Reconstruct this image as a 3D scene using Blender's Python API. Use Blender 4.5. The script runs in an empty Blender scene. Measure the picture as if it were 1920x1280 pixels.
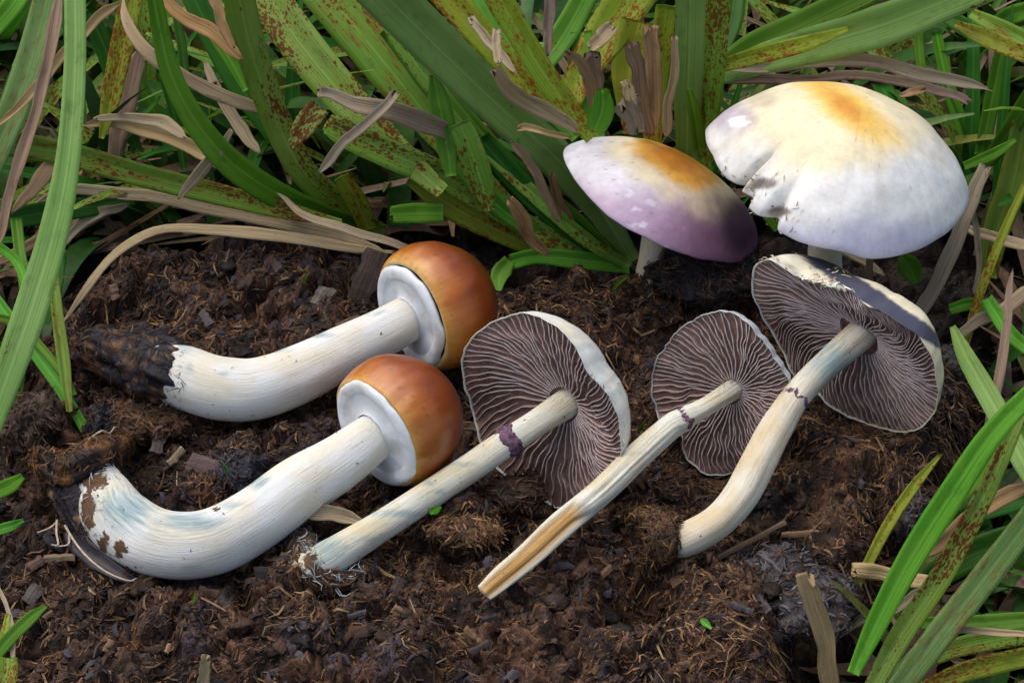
import bpy, math, random
import numpy as np
from mathutils import Vector

# ------------------------------------------------------------------ camera, world, sun, exposure
S = 0.01                                  # everything below is laid out in centimetres
scene = bpy.context.scene
PITCH = math.radians(42.0)
CAMD = 70.0
HALF = 0.2                                # tan of half the horizontal field of view
FWD = np.array([0, math.cos(PITCH), -math.sin(PITCH)])
UP = np.array([0, math.sin(PITCH), math.cos(PITCH)])
RT = np.array([1.0, 0, 0])
CAM = -CAMD * FWD
cam = bpy.data.cameras.new("camera")
cam.sensor_width = 36.0
cam.lens = 18.0 / HALF
cam.clip_start = 0.01
cam.clip_end = 500.0
camo = bpy.data.objects.new("camera", cam)
scene.collection.objects.link(camo)
camo.location = Vector(CAM * S)
camo.rotation_euler = (math.radians(90) - PITCH, 0, 0)
scene.camera = camo

SUN_EL, SUN_AZ = math.radians(66), math.radians(-50)     # azimuth clockwise from +Y
world = bpy.data.worlds.new("World")
scene.world = world
world.use_nodes = True
wn = world.node_tree
bg = wn.nodes["Background"]
sky = wn.nodes.new("ShaderNodeTexSky")
sky.sky_type = 'NISHITA'
sky.sun_disc = False
sky.sun_elevation = SUN_EL
sky.sun_rotation = SUN_AZ
sky.air_density = 1.0
sky.dust_density = 4.0
sky.ozone_density = 1.0
wn.links.new(sky.outputs[0], bg.inputs[0])
bg.inputs[1].default_value = 0.12
sun = bpy.data.lights.new("sun", 'SUN')
sun.energy = 1.5
sun.angle = math.radians(80)
sun.color = (1.0, 0.95, 0.88)
suno = bpy.data.objects.new("sun", sun)
scene.collection.objects.link(suno)
sd = Vector((math.sin(SUN_AZ) * math.cos(SUN_EL), math.cos(SUN_AZ) * math.cos(SUN_EL), math.sin(SUN_EL)))
suno.rotation_euler = sd.to_track_quat('Z', 'Y').to_euler()
suno.location = sd * 3
scene.view_settings.view_transform = 'Standard'
scene.view_settings.look = 'None'
scene.view_settings.gamma = 1.0
scene.view_settings.use_curve_mapping = False
scene.view_settings.exposure = 0.44
scene.render.engine = 'CYCLES'
scene.cycles.max_bounces = 6
scene.cycles.transparent_max_bounces = 4

rng = np.random.default_rng(7)
random.seed(7)

# ------------------------------------------------------------------ maths helpers
def vhash(ix, iy, iz, seed):
    with np.errstate(over='ignore'):
        n = (ix.astype(np.uint32) * np.uint32(374761393) + iy.astype(np.uint32) * np.uint32(668265263)
             + iz.astype(np.uint32) * np.uint32(2246822519) + np.uint32(seed * 3266489917 & 0xffffffff))
        n = (n ^ (n >> np.uint32(13))) * np.uint32(1274126177)
        n = (n ^ (n >> np.uint32(16))) * np.uint32(2246822519)
        n = n ^ (n >> np.uint32(15))
    return n.astype(np.float64) / 4294967295.0 * 2 - 1

def noise3(x, y, z=0.0, seed=0):
    x = np.asarray(x, float); y = np.asarray(y, float); z = np.zeros_like(x) + z
    fx, fy, fz = np.floor(x), np.floor(y), np.floor(z)
    ux, uy, uz = x - fx, y - fy, z - fz
    ux = ux * ux * ux * (ux * (ux * 6 - 15) + 10)
    uy = uy * uy * uy * (uy * (uy * 6 - 15) + 10)
    uz = uz * uz * uz * (uz * (uz * 6 - 15) + 10)
    ix, iy, iz = fx.astype(np.int64), fy.astype(np.int64), fz.astype(np.int64)
    def c(a, b, d): return vhash((ix + a) & 0xffffffff, (iy + b) & 0xffffffff, (iz + d) & 0xffffffff, seed)
    r = 0
    for d in (0, 1):
        wz = uz if d else 1 - uz
        r = r + wz * ((c(0, 0, d) * (1 - ux) + c(1, 0, d) * ux) * (1 - uy) + (c(0, 1, d) * (1 - ux) + c(1, 1, d) * ux) * uy)
    return r

def fbm(x, y, z=0.0, seed=0, oct=3):
    r = 0; a = 1.0; f = 1.0; t = 0
    for o in range(oct):
        r = r + a * noise3(np.asarray(x) * f, np.asarray(y) * f, np.asarray(z) * f, seed + o * 17)
        t += a; a *= 0.5; f *= 2.03
    return r / t

def worley(x, y, seed):                    # distance to the nearest and second nearest jittered cell point
    ix = np.floor(x).astype(np.int64); iy = np.floor(y).astype(np.int64)
    f1 = np.full(x.shape, 9.0); f2 = np.full(x.shape, 9.0); idc = np.zeros(x.shape)
    for a in (-1, 0, 1):
        for b in (-1, 0, 1):
            cx, cy = (ix + a) & 0xffffffff, (iy + b) & 0xffffffff
            z = np.zeros_like(cx)
            jx = ix + a + 0.5 + 0.45 * vhash(cx, cy, z, seed); jy = iy + b + 0.5 + 0.45 * vhash(cx, cy, z, seed + 1)
            d = np.hypot(x - jx, y - jy); h = vhash(cx, cy, z, seed + 2)
            n = d < f1
            f2 = np.where(n, f1, np.minimum(f2, d)); idc = np.where(n, h, idc); f1 = np.where(n, d, f1)
    return f1, f2, idc

def sstep(a, b, x):
    t = np.clip((np.asarray(x, float) - a) / (b - a), 0, 1)
    return t * t * (3 - 2 * t)

def mix(a, b, f):
    f = np.asarray(f)[..., None]
    return np.asarray(a) * (1 - f) + np.asarray(b) * f

def nrm(v):
    v = np.asarray(v, float)
    return v / np.maximum(np.linalg.norm(v, axis=-1, keepdims=True), 1e-9)

def ray(px, py):
    return FWD + RT * (px - 960) / 960 * HALF + UP * (640 - py) / 960 * HALF

def P(px, py, z=0.0):                      # the point of height z seen at that place of the photograph
    d = ray(px, py)
    return CAM + d * ((z - CAM[2]) / d[2])

def proj(v):
    v = np.asarray(v, float) - CAM
    d = v @ FWD
    return 960 + v @ RT / d * 960 / HALF, 640 - v @ UP / d * 960 / HALF

def cmpx(p):                               # centimetres per photograph pixel at a point
    return float((np.asarray(p) - CAM) @ FWD) * 2 * HALF / 1920

def onplane(px, py, c, n):
    d = ray(px, py)
    return CAM + d * (np.dot(np.asarray(c) - CAM, n) / np.dot(d, n))

def inpoly(px, py, poly):
    px = np.asarray(px, float); py = np.asarray(py, float)
    r = np.zeros(px.shape, bool)
    n = len(poly)
    for i in range(n):
        x1, y1 = poly[i]; x2, y2 = poly[(i + 1) % n]
        if y1 == y2: continue
        c = ((y1 > py) != (y2 > py)) & (px < (x2 - x1) * (py - y1) / (y2 - y1) + x1)
        r ^= c
    return r

def polydist(x, y, poly):                  # signed distance, positive inside
    d = np.full(np.shape(x), 1e9)
    n = len(poly)
    for i in range(n):
        a = np.array(poly[i]); b = np.array(poly[(i + 1) % n])
        e = b - a
        t = np.clip(((x - a[0]) * e[0] + (y - a[1]) * e[1]) / (e @ e), 0, 1)
        d = np.minimum(d, np.hypot(x - a[0] - t * e[0], y - a[1] - t * e[1]))
    return np.where(inpoly(x, y, poly), d, -d)

def spline(pts, n):                        # Catmull-Rom through rows of any width
    p = np.asarray(pts, float)
    if len(p) == 2:
        t = np.linspace(0, 1, n)[:, None]
        return p[0] * (1 - t) + p[1] * t
    q = np.vstack([2 * p[0] - p[1], p, 2 * p[-1] - p[-2]])
    out = []
    for s in np.linspace(0, len(p) - 1 - 1e-6, n):
        i = int(s); t = s - i
        a, b, c, d = q[i], q[i + 1], q[i + 2], q[i + 3]
        out.append(0.5 * (2 * b + (c - a) * t + (2 * a - 5 * b + 4 * c - d) * t * t + (3 * b - a - 3 * c + d) * t ** 3))
    return np.array(out)

# ------------------------------------------------------------------ object helpers
COL = scene.collection
ORIGIN = {}

def thing(name, label, cat, base, group=None):
    o = bpy.data.objects.new(name, None)
    o.empty_display_size = 0.01
    COL.objects.link(o)
    o.location = Vector(np.asarray(base, float) * S)
    o["label"] = label; o["category"] = cat
    if group: o["group"] = group
    ORIGIN[o.name] = np.asarray(base, float)
    return o

def mesh(name, verts, faces, mat, parent=None, uv=None, col=None, smooth=True, label=None, cat=None, group=None, kind=None, base=None):
    v = np.asarray(verts, float)
    if parent is not None: org = ORIGIN[parent.name]
    elif base is not None: org = np.asarray(base, float)
    else: org = np.array([v[:, 0].mean(), v[:, 1].mean(), v[:, 2].min()]) if kind is None else np.zeros(3)
    me = bpy.data.meshes.new(name)
    if isinstance(faces, np.ndarray):
        n = faces.shape[0]; k = faces.shape[1]
        me.vertices.add(len(v)); me.vertices.foreach_set("co", ((v - org) * S).astype(np.float32).ravel())
        me.loops.add(n * k); me.loops.foreach_set("vertex_index", faces.astype(np.int32).ravel())
        me.polygons.add(n)
        me.polygons.foreach_set("loop_start", np.arange(0, n * k, k, dtype=np.int32))
        me.update(calc_edges=True)
        me.validate()
    else:
        me.from_pydata([tuple(q) for q in (v - org) * S], [], [tuple(int(i) for i in f) for f in faces])
    if uv is not None:
        l = me.uv_layers.new(name="UVMap")
        idx = np.zeros(len(me.loops), np.int32); me.loops.foreach_get("vertex_index", idx)
        l.data.foreach_set("uv", np.asarray(uv, np.float32)[idx].ravel())
    if col is not None:
        c = np.asarray(col, np.float32)
        if c.shape[1] == 3: c = np.hstack([c, np.ones((len(c), 1), np.float32)])
        a = me.color_attributes.new("Col", 'FLOAT_COLOR', 'POINT')
        a.data.foreach_set("color", c.ravel())
    me.materials.append(mat)
    if smooth: me.polygons.foreach_set("use_smooth", [True] * len(me.polygons))
    o = bpy.data.objects.new(name, me)
    COL.objects.link(o)
    ORIGIN[o.name] = org
    if parent is not None: o.parent = parent
    else: o.location = Vector(org * S)
    if label: o["label"] = label
    if cat: o["category"] = cat
    if group: o["group"] = group
    if kind: o["kind"] = kind
    return o

def gridfaces(n, m, closed):               # n rows of m columns
    i = np.arange(n - 1)[:, None] * m
    j = np.arange(m if closed else m - 1)[None, :]
    j2 = (j + 1) % m
    return np.stack([(i + j).ravel(), (i + j2).ravel(), (i + m + j2).ravel(), (i + m + j).ravel()], 1)

# ------------------------------------------------------------------ materials
class N:
    def __init__(s, name):
        s.m = bpy.data.materials.new(name); s.m.use_nodes = True
        s.t = s.m.node_tree; s.b = s.t.nodes["Principled BSDF"]; s.out = s.t.nodes["Material Output"]
    def new(s, typ, **kw):
        n = s.t.nodes.new(typ)
        for k, v in kw.items(): setattr(n, k, v)
        return n
    def link(s, a, b): s.t.links.new(a, b)
    def val(s, sock, v):
        if hasattr(v, "is_linked") or isinstance(v, bpy.types.NodeSocket): s.link(v, sock)
        else: sock.default_value = v
    def math(s, op, a, b=0.0, c=None, clamp=False):
        n = s.new("ShaderNodeMath", operation=op, use_clamp=clamp)
        s.val(n.inputs[0], a); s.val(n.inputs[1], b)
        if c is not None: s.val(n.inputs[2], c)
        return n.outputs[0]
    def ramp(s, x, lo, hi, a=0.0, b=1.0):
        n = s.new("ShaderNodeMapRange", interpolation_type='SMOOTHSTEP')
        s.val(n.inputs[0], x); s.val(n.inputs[1], lo); s.val(n.inputs[2], hi); s.val(n.inputs[3], a); s.val(n.inputs[4], b)
        return n.outputs[0]
    def mixc(s, f, a, b, mode='MIX'):
        n = s.new("ShaderNodeMix", data_type='RGBA', blend_type=mode)
        s.val(n.inputs[0], f)
        for k, v in ((6, a), (7, b)):
            if isinstance(v, (tuple, list)): n.inputs[k].default_value = (*v[:3], 1)
            else: s.link(v, n.inputs[k])
        return n.outputs[2]
    def noise(s, vec, scale, detail=3, rough=0.55, dim='3D'):
        n = s.new("ShaderNodeTexNoise", noise_dimensions=dim)
        s.link(vec, n.inputs["Vector"])
        n.inputs["Scale"].default_value = scale; n.inputs["Detail"].default_value = detail; n.inputs["Roughness"].default_value = rough
        return n.outputs[0]
    def scaled(s, vec, sc, off=None):
        n = s.new("ShaderNodeVectorMath", operation='MULTIPLY'); s.link(vec, n.inputs[0]); n.inputs[1].default_value = sc
        if off is None: return n.outputs[0]
        a = s.new("ShaderNodeVectorMath", operation='ADD'); s.link(n.outputs[0], a.inputs[0]); s.link(off, a.inputs[1])
        return a.outputs[0]
    def bump(s, h, strength, dist):
        n = s.new("ShaderNodeBump"); n.inputs["Strength"].default_value = strength; n.inputs["Distance"].default_value = dist * S
        s.link(h, n.inputs["Height"]); s.link(n.outputs[0], s.b.inputs["Normal"])
        return n
    def uv(s): return s.new("ShaderNodeTexCoord").outputs["UV"]
    def obj(s): return s.new("ShaderNodeTexCoord").outputs["Object"]
    def rnd(s): return s.new("ShaderNodeObjectInfo").outputs["Random"]
    def col(s):
        n = s.new("ShaderNodeVertexColor"); n.layer_name = "Col"; return n

def grass_mat(name, base, tip, rust, spots, yellow=0.0, tint=(0.10, 0.030, 0.006), gloss=0.42):
    """a living blade: lengthwise veins, rust spots with a yellow halo; UV = centimetres along and across"""
    k = N(name); uv = k.uv(); r = k.rnd()
    off = k.new("ShaderNodeCombineXYZ"); k.link(k.math('MULTIPLY', r, 91.0), off.inputs[0]); k.link(k.math('MULTIPLY', r, 37.0), off.inputs[2])
    co = k.scaled(uv, (1, 1, 1), off.outputs[0])
    big = k.noise(k.scaled(co, (0.35, 0.8, 1)), 1.0, 2)
    c = k.mixc(k.ramp(big, 0.3, 0.7), base, tip)
    vein = k.noise(k.scaled(co, (0.25, 26, 1)), 1.0, 2, 0.7)
    vein2 = k.new("ShaderNodeTexWave", wave_type='BANDS', bands_direction='Y', wave_profile='SIN')
    k.link(co, vein2.inputs[0]); vein2.inputs["Scale"].default_value = 4.2; vein2.inputs["Distortion"].default_value = 0.25
    vv = k.math('ADD', k.math('MULTIPLY', vein, 0.85), k.math('MULTIPLY', vein2.outputs[1], 0.15))
    c = k.mixc(k.ramp(vv, 0.3, 0.75, 0.0, 0.42), c, tuple(min(1, x * 1.7 + 0.015) for x in base))
    c = k.mixc(k.ramp(vv, 0.45, 0.2, 0.0, 0.35), c, tuple(x * 0.55 for x in base))
    sxyz = k.new("ShaderNodeSeparateXYZ"); k.link(uv, sxyz.inputs[0])
    rib = k.ramp(k.math('ABSOLUTE', sxyz.outputs[1]), 0.035, 0.008)
    c = k.mixc(k.math('MULTIPLY', rib, 0.45), c, tuple(min(1, x * 1.6 + 0.03) for x in tip))
    blot = k.noise(k.scaled(co, (1.1, 2.2, 1)), 1.0, 4, 0.7)
    c = k.mixc(k.ramp(blot, 0.52, 0.75, 0, 0.55), c, tuple(x * 0.5 for x in base))
    c = k.mixc(k.ramp(blot, 0.45, 0.25, 0, 0.45), c, (tip[0] * 1.5, tip[1] * 1.15, tip[2]))
    patch = k.noise(k.scaled(co, (0.30, 0.9, 1)), 1.0, 3, 0.6)
    fine = k.noise(k.scaled(co, (5, 13, 1)), 1.0, 3, 0.6)
    vo = k.new("ShaderNodeTexVoronoi", feature='F1'); k.link(k.scaled(co, (4.4, 8.0, 1)), vo.inputs["Vector"]); vo.inputs["Scale"].default_value = 1.0
    vo.inputs["Randomness"].default_value = 1.0
    sz = k.math('MULTIPLY', k.ramp(patch, 0.62 - 0.34 * spots, 0.85 - 0.25 * spots), 0.57)
    dist = k.math('ADD', vo.outputs["Distance"], k.math('MULTIPLY', k.math('SUBTRACT', fine, 0.5), 0.75))
    vo2 = k.new("ShaderNodeTexVoronoi", feature='F1'); k.link(k.scaled(co, (8.3, 17.0, 1)), vo2.inputs["Vector"]); vo2.inputs["Scale"].default_value = 1.0
    d2 = k.math('ADD', vo2.outputs["Distance"], k.math('MULTIPLY', k.math('SUBTRACT', fine, 0.5), 0.6))
    vc = k.new("ShaderNodeSeparateColor"); k.link(vo.outputs["Color"], vc.inputs[0])
    dist = k.math('ADD', dist, k.math('MULTIPLY', vc.outputs[0], 0.30))
    dist = k.math('MINIMUM', dist, k.math('ADD', d2, 0.10))
    sp = k.ramp(k.math('SUBTRACT', sz, dist), -0.03, 0.05)
    halo = k.ramp(k.math('SUBTRACT', sz, dist), -0.30, 0.02)
    rr = k.noise(k.scaled(co, (0.9, 4.5, 1)), 1.0, 5, 0.7)
    rz = k.ramp(rr, 0.78 - 0.36 * rust, 0.90 - 0.28 * rust)
    c = k.mixc(k.math('MULTIPLY', k.math('ADD', halo, rz, clamp=True), 0.25 + 0.6 * yellow), c, (0.24, 0.20, 0.025))
    rust_f = k.math('MAXIMUM', k.math('MULTIPLY', sp, 0.9 if spots > 0 else 0.0), k.math('MULTIPLY', rz, k.ramp(fine, 0.38, 0.6, 0.15, 0.85)))
    rc = k.mixc(fine, tint, tuple(x * 2.1 for x in tint))
    c = k.mixc(rust_f, c, rc)
    hv = k.new("ShaderNodeHueSaturation"); k.link(c, hv.inputs["Color"])
    k.link(k.math('ADD', 0.485, k.math('MULTIPLY', r, 0.03)), hv.inputs["Hue"]); k.link(k.math('ADD', 0.78, k.math('MULTIPLY', r, 0.45)), hv.inputs["Value"])
    k.link(hv.outputs[0], k.b.inputs["Base Color"])
    k.link(k.math('ADD', gloss, k.math('MULTIPLY', rust_f, 0.3)), k.b.inputs["Roughness"])
    k.b.inputs["Specular IOR Level"].default_value = 0.16
    k.bump(k.math('ADD', vv, k.math('MULTIPLY', rust_f, 0.4)), 0.5, 0.03)
    tr = k.new("ShaderNodeBsdfTranslucent"); k.link(k.mixc(1.0, hv.outputs[0], (1.0, 1.15, 0.5), 'MULTIPLY'), tr.inputs[0])
    ms = k.new("ShaderNodeMixShader"); ms.inputs[0].default_value = 0.32
    k.link(k.b.outputs[0], ms.inputs[1]); k.link(tr.outputs[0], ms.inputs[2]); k.link(ms.outputs[0], k.out.inputs[0])
    return k.m

def dry_mat(name, a, b, dark, stain=0.3):
    k = N(name); uv = k.uv(); r = k.rnd()
    off = k.new("ShaderNodeCombineXYZ"); k.link(k.math('MULTIPLY', r, 71.0), off.inputs[0])
    co = k.scaled(uv, (1, 1, 1), off.outputs[0])
    st = k.noise(k.scaled(co, (0.4, 22, 1)), 1.0, 3, 0.7)
    c = k.mixc(k.ramp(st, 0.3, 0.7), a, b)
    c = k.mixc(k.ramp(st, 0.42, 0.25, 0, 0.75), c, dark)
    pt = k.noise(k.scaled(co, (0.9, 2.5, 1)), 1.0, 4, 0.65)
    c = k.mixc(k.ramp(pt, 0.66 - 0.2 * stain, 0.8 - 0.1 * stain, 0, 0.75), c, dark)
    fl = k.noise(k.scaled(co, (6, 14, 1)), 1.0, 2, 0.6)
    c = k.mixc(k.ramp(fl, 0.66, 0.72, 0, 0.6), c, tuple(x * 0.6 for x in dark))
    hv = k.new("ShaderNodeHueSaturation"); k.link(c, hv.inputs["Color"])
    k.link(k.math('ADD', 0.7, k.math('MULTIPLY', r, 0.55)), hv.inputs["Value"]); k.link(k.math('ADD', 0.75, k.math('MULTIPLY', r, 0.4)), hv.inputs["Saturation"])
    k.link(hv.outputs[0], k.b.inputs["Base Color"])
    k.b.inputs["Roughness"].default_value = 0.62
    k.b.inputs["Specular IOR Level"].default_value = 0.25
    k.bump(st, 0.7, 0.05)
    return k.m

def col_mat(name, rough=0.7, spec=0.3, nscale=6.0, amt=0.5, bumps=0.5, bdist=0.05, streak=None, wet=False, sss=0.0, coat=0.0):
    """colour from the mesh's own colour attribute, broken up by fine grain"""
    k = N(name); c = k.col().outputs[0]; ob = k.obj()
    co = k.scaled(ob, (100, 100, 100))
    if streak: co2 = k.scaled(k.uv(), streak)
    else: co2 = co
    n1 = k.noise(co2, nscale if not streak else 1.0, 4, 0.65)
    n2 = k.noise(co, nscale * 3.1, 3, 0.6)
    f = k.math('ADD', k.math('MULTIPLY', n1, 0.7), k.math('MULTIPLY', n2, 0.3))
    g = k.ramp(f, 0.25, 0.75, 1 - amt, 1 + amt)
    m = k.new("ShaderNodeVectorMath", operation='SCALE'); k.link(c, m.inputs[0]); k.link(g, m.inputs["Scale"])
    k.link(m.outputs[0], k.b.inputs["Base Color"])
    if wet: k.link(k.ramp(k.noise(co, 0.9, 3), 0.42, 0.62, 0.32, 0.85), k.b.inputs["Roughness"])
    else: k.b.inputs["Roughness"].default_value = rough
    k.b.inputs["Specular IOR Level"].default_value = spec
    k.b.inputs["Coat Weight"].default_value = coat; k.b.inputs["Coat Roughness"].default_value = 0.22
    if sss > 0:
        k.b.inputs["Subsurface Weight"].default_value = sss
        k.b.inputs["Subsurface Radius"].default_value = (0.0022, 0.0016, 0.0011)
        k.b.inputs["Subsurface Scale"].default_value = 1.0
    k.bump(f, bumps, bdist)
    return k.m

def stem_mat(name, white, cream, brown, dirt=0.5):
    """fibrous stem; attribute R = blue bruise, G = dirt, B = exposed orange flesh"""
    k = N(name); uv = k.uv(); sep = k.new("ShaderNodeSeparateColor"); k.link(k.col().outputs[0], sep.inputs[0])
    fib = k.noise(k.scaled(uv, (0.8, 20, 1)), 1.0, 5, 0.75)
    soft = k.noise(k.scaled(uv, (0.7, 1.3, 1)), 1.0, 3, 0.55)
    c = k.mixc(k.ramp(soft, 0.35, 0.68), white, cream)
    c = k.mixc(k.ramp(fib, 0.46, 0.24, 0, 0.5), c, brown)
    lines = k.noise(k.scaled(uv, (0.35, 6.5, 1)), 1.0, 3, 0.6)
    c = k.mixc(k.ramp(lines, 0.60, 0.72, 0, 0.20 + 0.35 * dirt), c, tuple(0.85 * q for q in brown))
    c = k.mixc(k.ramp(k.noise(k.scaled(uv, (2.2, 3.0, 1)), 1.0, 4, 0.7), 0.55, 0.75, 0, 0.35), c, brown)
    bn = k.noise(k.scaled(uv, (1.1, 11.0, 1)), 1.0, 5, 0.72)
    c = k.mixc(k.math('MULTIPLY', k.ramp(k.math('ADD', bn, k.math('MULTIPLY', k.math('SUBTRACT', sep.outputs[0], 0.5), 0.55)), 0.30, 0.95), k.ramp(sep.outputs[0], 0.03, 0.5, 0, 1.0)), c, (0.17, 0.30, 0.33))
    fl = k.mixc(k.ramp(fib, 0.3, 0.7), (0.42, 0.20, 0.045), (0.66, 0.42, 0.15))
    c = k.mixc(sep.outputs[2], c, fl)
    sn = k.noise(k.scaled(uv, (5.5, 8.0, 1)), 1.0, 2, 0.5)
    c = k.mixc(k.ramp(sn, 0.745 - 0.03 * dirt, 0.775 - 0.03 * dirt, 0, 0.85), c, (0.09, 0.055, 0.03))
    dn = k.noise(k.scaled(uv, (3.2, 4.5, 1)), 1.0, 4, 0.7)
    df = k.ramp(k.math('ADD', dn, k.math('MULTIPLY', k.math('SUBTRACT', sep.outputs[1], 0.5), 0.8)), 0.5, 0.58)
    df = k.math('MULTIPLY', df, k.ramp(sep.outputs[1], 0.0, 0.25))
    c = k.mixc(df, c, k.mixc(fib, (0.05, 0.028, 0.015), (0.20, 0.10, 0.045)))
    k.link(c, k.b.inputs["Base Color"])
    k.b.inputs["Roughness"].default_value = 0.55
    k.b.inputs["Specular IOR Level"].default_value = 0.3
    k.b.inputs["Subsurface Weight"].default_value = 0.25
    k.b.inputs["Subsurface Radius"].default_value = (0.0025, 0.002, 0.0014)
    k.b.inputs["Subsurface Scale"].default_value = 1.0
    k.bump(k.math('ADD', fib, k.math('MULTIPLY', df, 1.2)), 0.8, 0.055)
    return k.m

def gill_mat():
    k = N("gill"); uv = k.uv(); sp = k.new("ShaderNodeSeparateXYZ"); k.link(uv, sp.inputs[0])
    n = k.noise(k.scaled(uv, (9, 5, 1)), 1.0, 3, 0.7); r = k.rnd()
    c = k.mixc(k.ramp(n, 0.35, 0.65), (0.36, 0.225, 0.19), (0.58, 0.41, 0.335))
    c = k.mixc(k.ramp(r, 0.0, 1.0, 0.0, 0.35), c, (0.26, 0.14, 0.13))
    e = k.math('MULTIPLY', k.ramp(sp.outputs[1], 0.86, 0.93), k.ramp(n, 0.2, 0.55, 0.55, 1.0))
    c = k.mixc(e, c, (0.64, 0.54, 0.52))
    k.link(c, k.b.inputs["Base Color"]); k.b.inputs["Roughness"].default_value = 0.75
    k.b.inputs["Specular IOR Level"].default_value = 0.15
    k.bump(n, 0.4, 0.03)
    return k.m

def plain_mat(name, a, b, scale=4.0, rough=0.6, bumps=0.4, bdist=0.04, spec=0.3, stretch=(1, 1, 1)):
    k = N(name); co = k.scaled(k.obj(), tuple(100 * q for q in stretch)); n = k.noise(co, scale, 4, 0.65)
    k.link(k.mixc(k.ramp(n, 0.3, 0.7), a, b), k.b.inputs["Base Color"])
    k.b.inputs["Roughness"].default_value = rough; k.b.inputs["Specular IOR Level"].default_value = spec
    k.bump(n, bumps, bdist)
    return k.m

M = {}
M['ground'] = col_mat("dung_soil", nscale=5.0, amt=0.8, bumps=1.0, bdist=0.14, wet=True, spec=0.28)
M['fibre'] = col_mat("dung_fibre", rough=0.6, nscale=8.0, amt=0.4, bumps=0.3, bdist=0.02, spec=0.18)
M['crumb'] = col_mat("dung_crumb", nscale=7.0, amt=0.6, bumps=0.9, bdist=0.08, wet=True, spec=0.25)
M['cotton'] = col_mat("cottony_mycelium", rough=0.95, nscale=6.0, amt=0.4, bumps=0.8, bdist=0.08, spec=0.1)
M['cap'] = col_mat("cap_skin", rough=0.42, nscale=3.0, amt=0.13, bumps=0.35, bdist=0.045, spec=0.4, sss=0.2)
M['button'] = col_mat("button_skin", rough=0.33, streak=(2.5, 55, 1), nscale=3.0, amt=0.16, bumps=0.2, bdist=0.02, spec=0.5, sss=0.12, coat=0.2)
M['veil'] = col_mat("veil_skin", rough=0.55, streak=(1.0, 40, 1), nscale=3.0, amt=0.05, bumps=0.2, bdist=0.02, spec=0.3, sss=0.3)
M['gill'] = gill_mat()
M['gillfloor'] = plain_mat("gill_floor", (0.20, 0.115, 0.09), (0.34, 0.21, 0.16), 6)
M['ring'] = plain_mat("ring_tissue", (0.06, 0.025, 0.05), (0.20, 0.11, 0.16), 9, 0.6, 0.8, 0.06)
M['stemA'] = stem_mat("stem_white", (0.80, 0.81, 0.78), (0.78, 0.725, 0.58), (0.50, 0.45, 0.34), 0.5)
M['stemC'] = stem_mat("stem_cream", (0.74, 0.74, 0.64), (0.70, 0.62, 0.42), (0.32, 0.30, 0.19), 0.9)
M['stemE'] = stem_mat("stem_tan", (0.74, 0.69, 0.56), (0.68, 0.56, 0.36), (0.40, 0.28, 0.14), 0.4)
M['g_bright'] = grass_mat("grass_bright", (0.085, 0.25, 0.012), (0.14, 0.32, 0.025), 0.12, 0.12)
M['g_mid'] = grass_mat("grass_mid", (0.075, 0.235, 0.015), (0.13, 0.31, 0.032), 0.15, 0.35)
M['g_pale'] = grass_mat("grass_pale", (0.175, 0.33, 0.075), (0.23, 0.38, 0.11), 0.0, 0.25, gloss=0.5)
M['g_deep'] = grass_mat("grass_deep", (0.022, 0.11, 0.008), (0.045, 0.16, 0.015), 0.1, 0.25)
M['g_spot'] = grass_mat("grass_spotted", (0.15, 0.29, 0.028), (0.20, 0.34, 0.07), 0.15, 0.95, 0.3)
M['g_rust'] = grass_mat("grass_rusted", (0.12, 0.24, 0.025), (0.17, 0.27, 0.035), 0.75, 0.8, 0.7)
M['g_yell'] = grass_mat("grass_yellowing", (0.20, 0.29, 0.02), (0.28, 0.30, 0.025), 0.5, 0.8, 1.0, tint=(0.16, 0.045, 0.005))
M['g_dull'] = grass_mat("grass_dull", (0.12, 0.21, 0.055), (0.16, 0.24, 0.075), 0.85, 0.4, 0.2, tint=(0.085, 0.04, 0.022))
M['d_tan'] = dry_mat("dry_tan", (0.33, 0.225, 0.105), (0.46, 0.345, 0.185), (0.11, 0.065, 0.035), 0.45)
M['d_grey'] = dry_mat("dry_grey", (0.27, 0.195, 0.10), (0.41, 0.32, 0.185), (0.09, 0.06, 0.038), 0.5)
M['d_brown'] = dry_mat("dry_brown", (0.21, 0.125, 0.06), (0.33, 0.215, 0.11), (0.07, 0.04, 0.022), 0.6)
M['d_purp'] = dry_mat("dry_purple", (0.16, 0.105, 0.07), (0.26, 0.185, 0.125), (0.055, 0.03, 0.022), 0.7)
M['d_dark'] = plain_mat("rotten_leaf", (0.012, 0.009, 0.014), (0.035, 0.026, 0.034), 3, 0.4)
M['litter'] = col_mat("grass_litter", rough=0.5, nscale=4.0, amt=0.4, bumps=0.3, bdist=0.03, spec=0.3)
M['root'] = plain_mat("root_skin", (0.36, 0.28, 0.18), (0.55, 0.48, 0.38), 8)
M['bark'] = col_mat("bark_chip_wood", rough=0.7, nscale=4.0, amt=0.55, bumps=0.8, bdist=0.05, streak=(1.0, 14, 1), spec=0.3)

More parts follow.
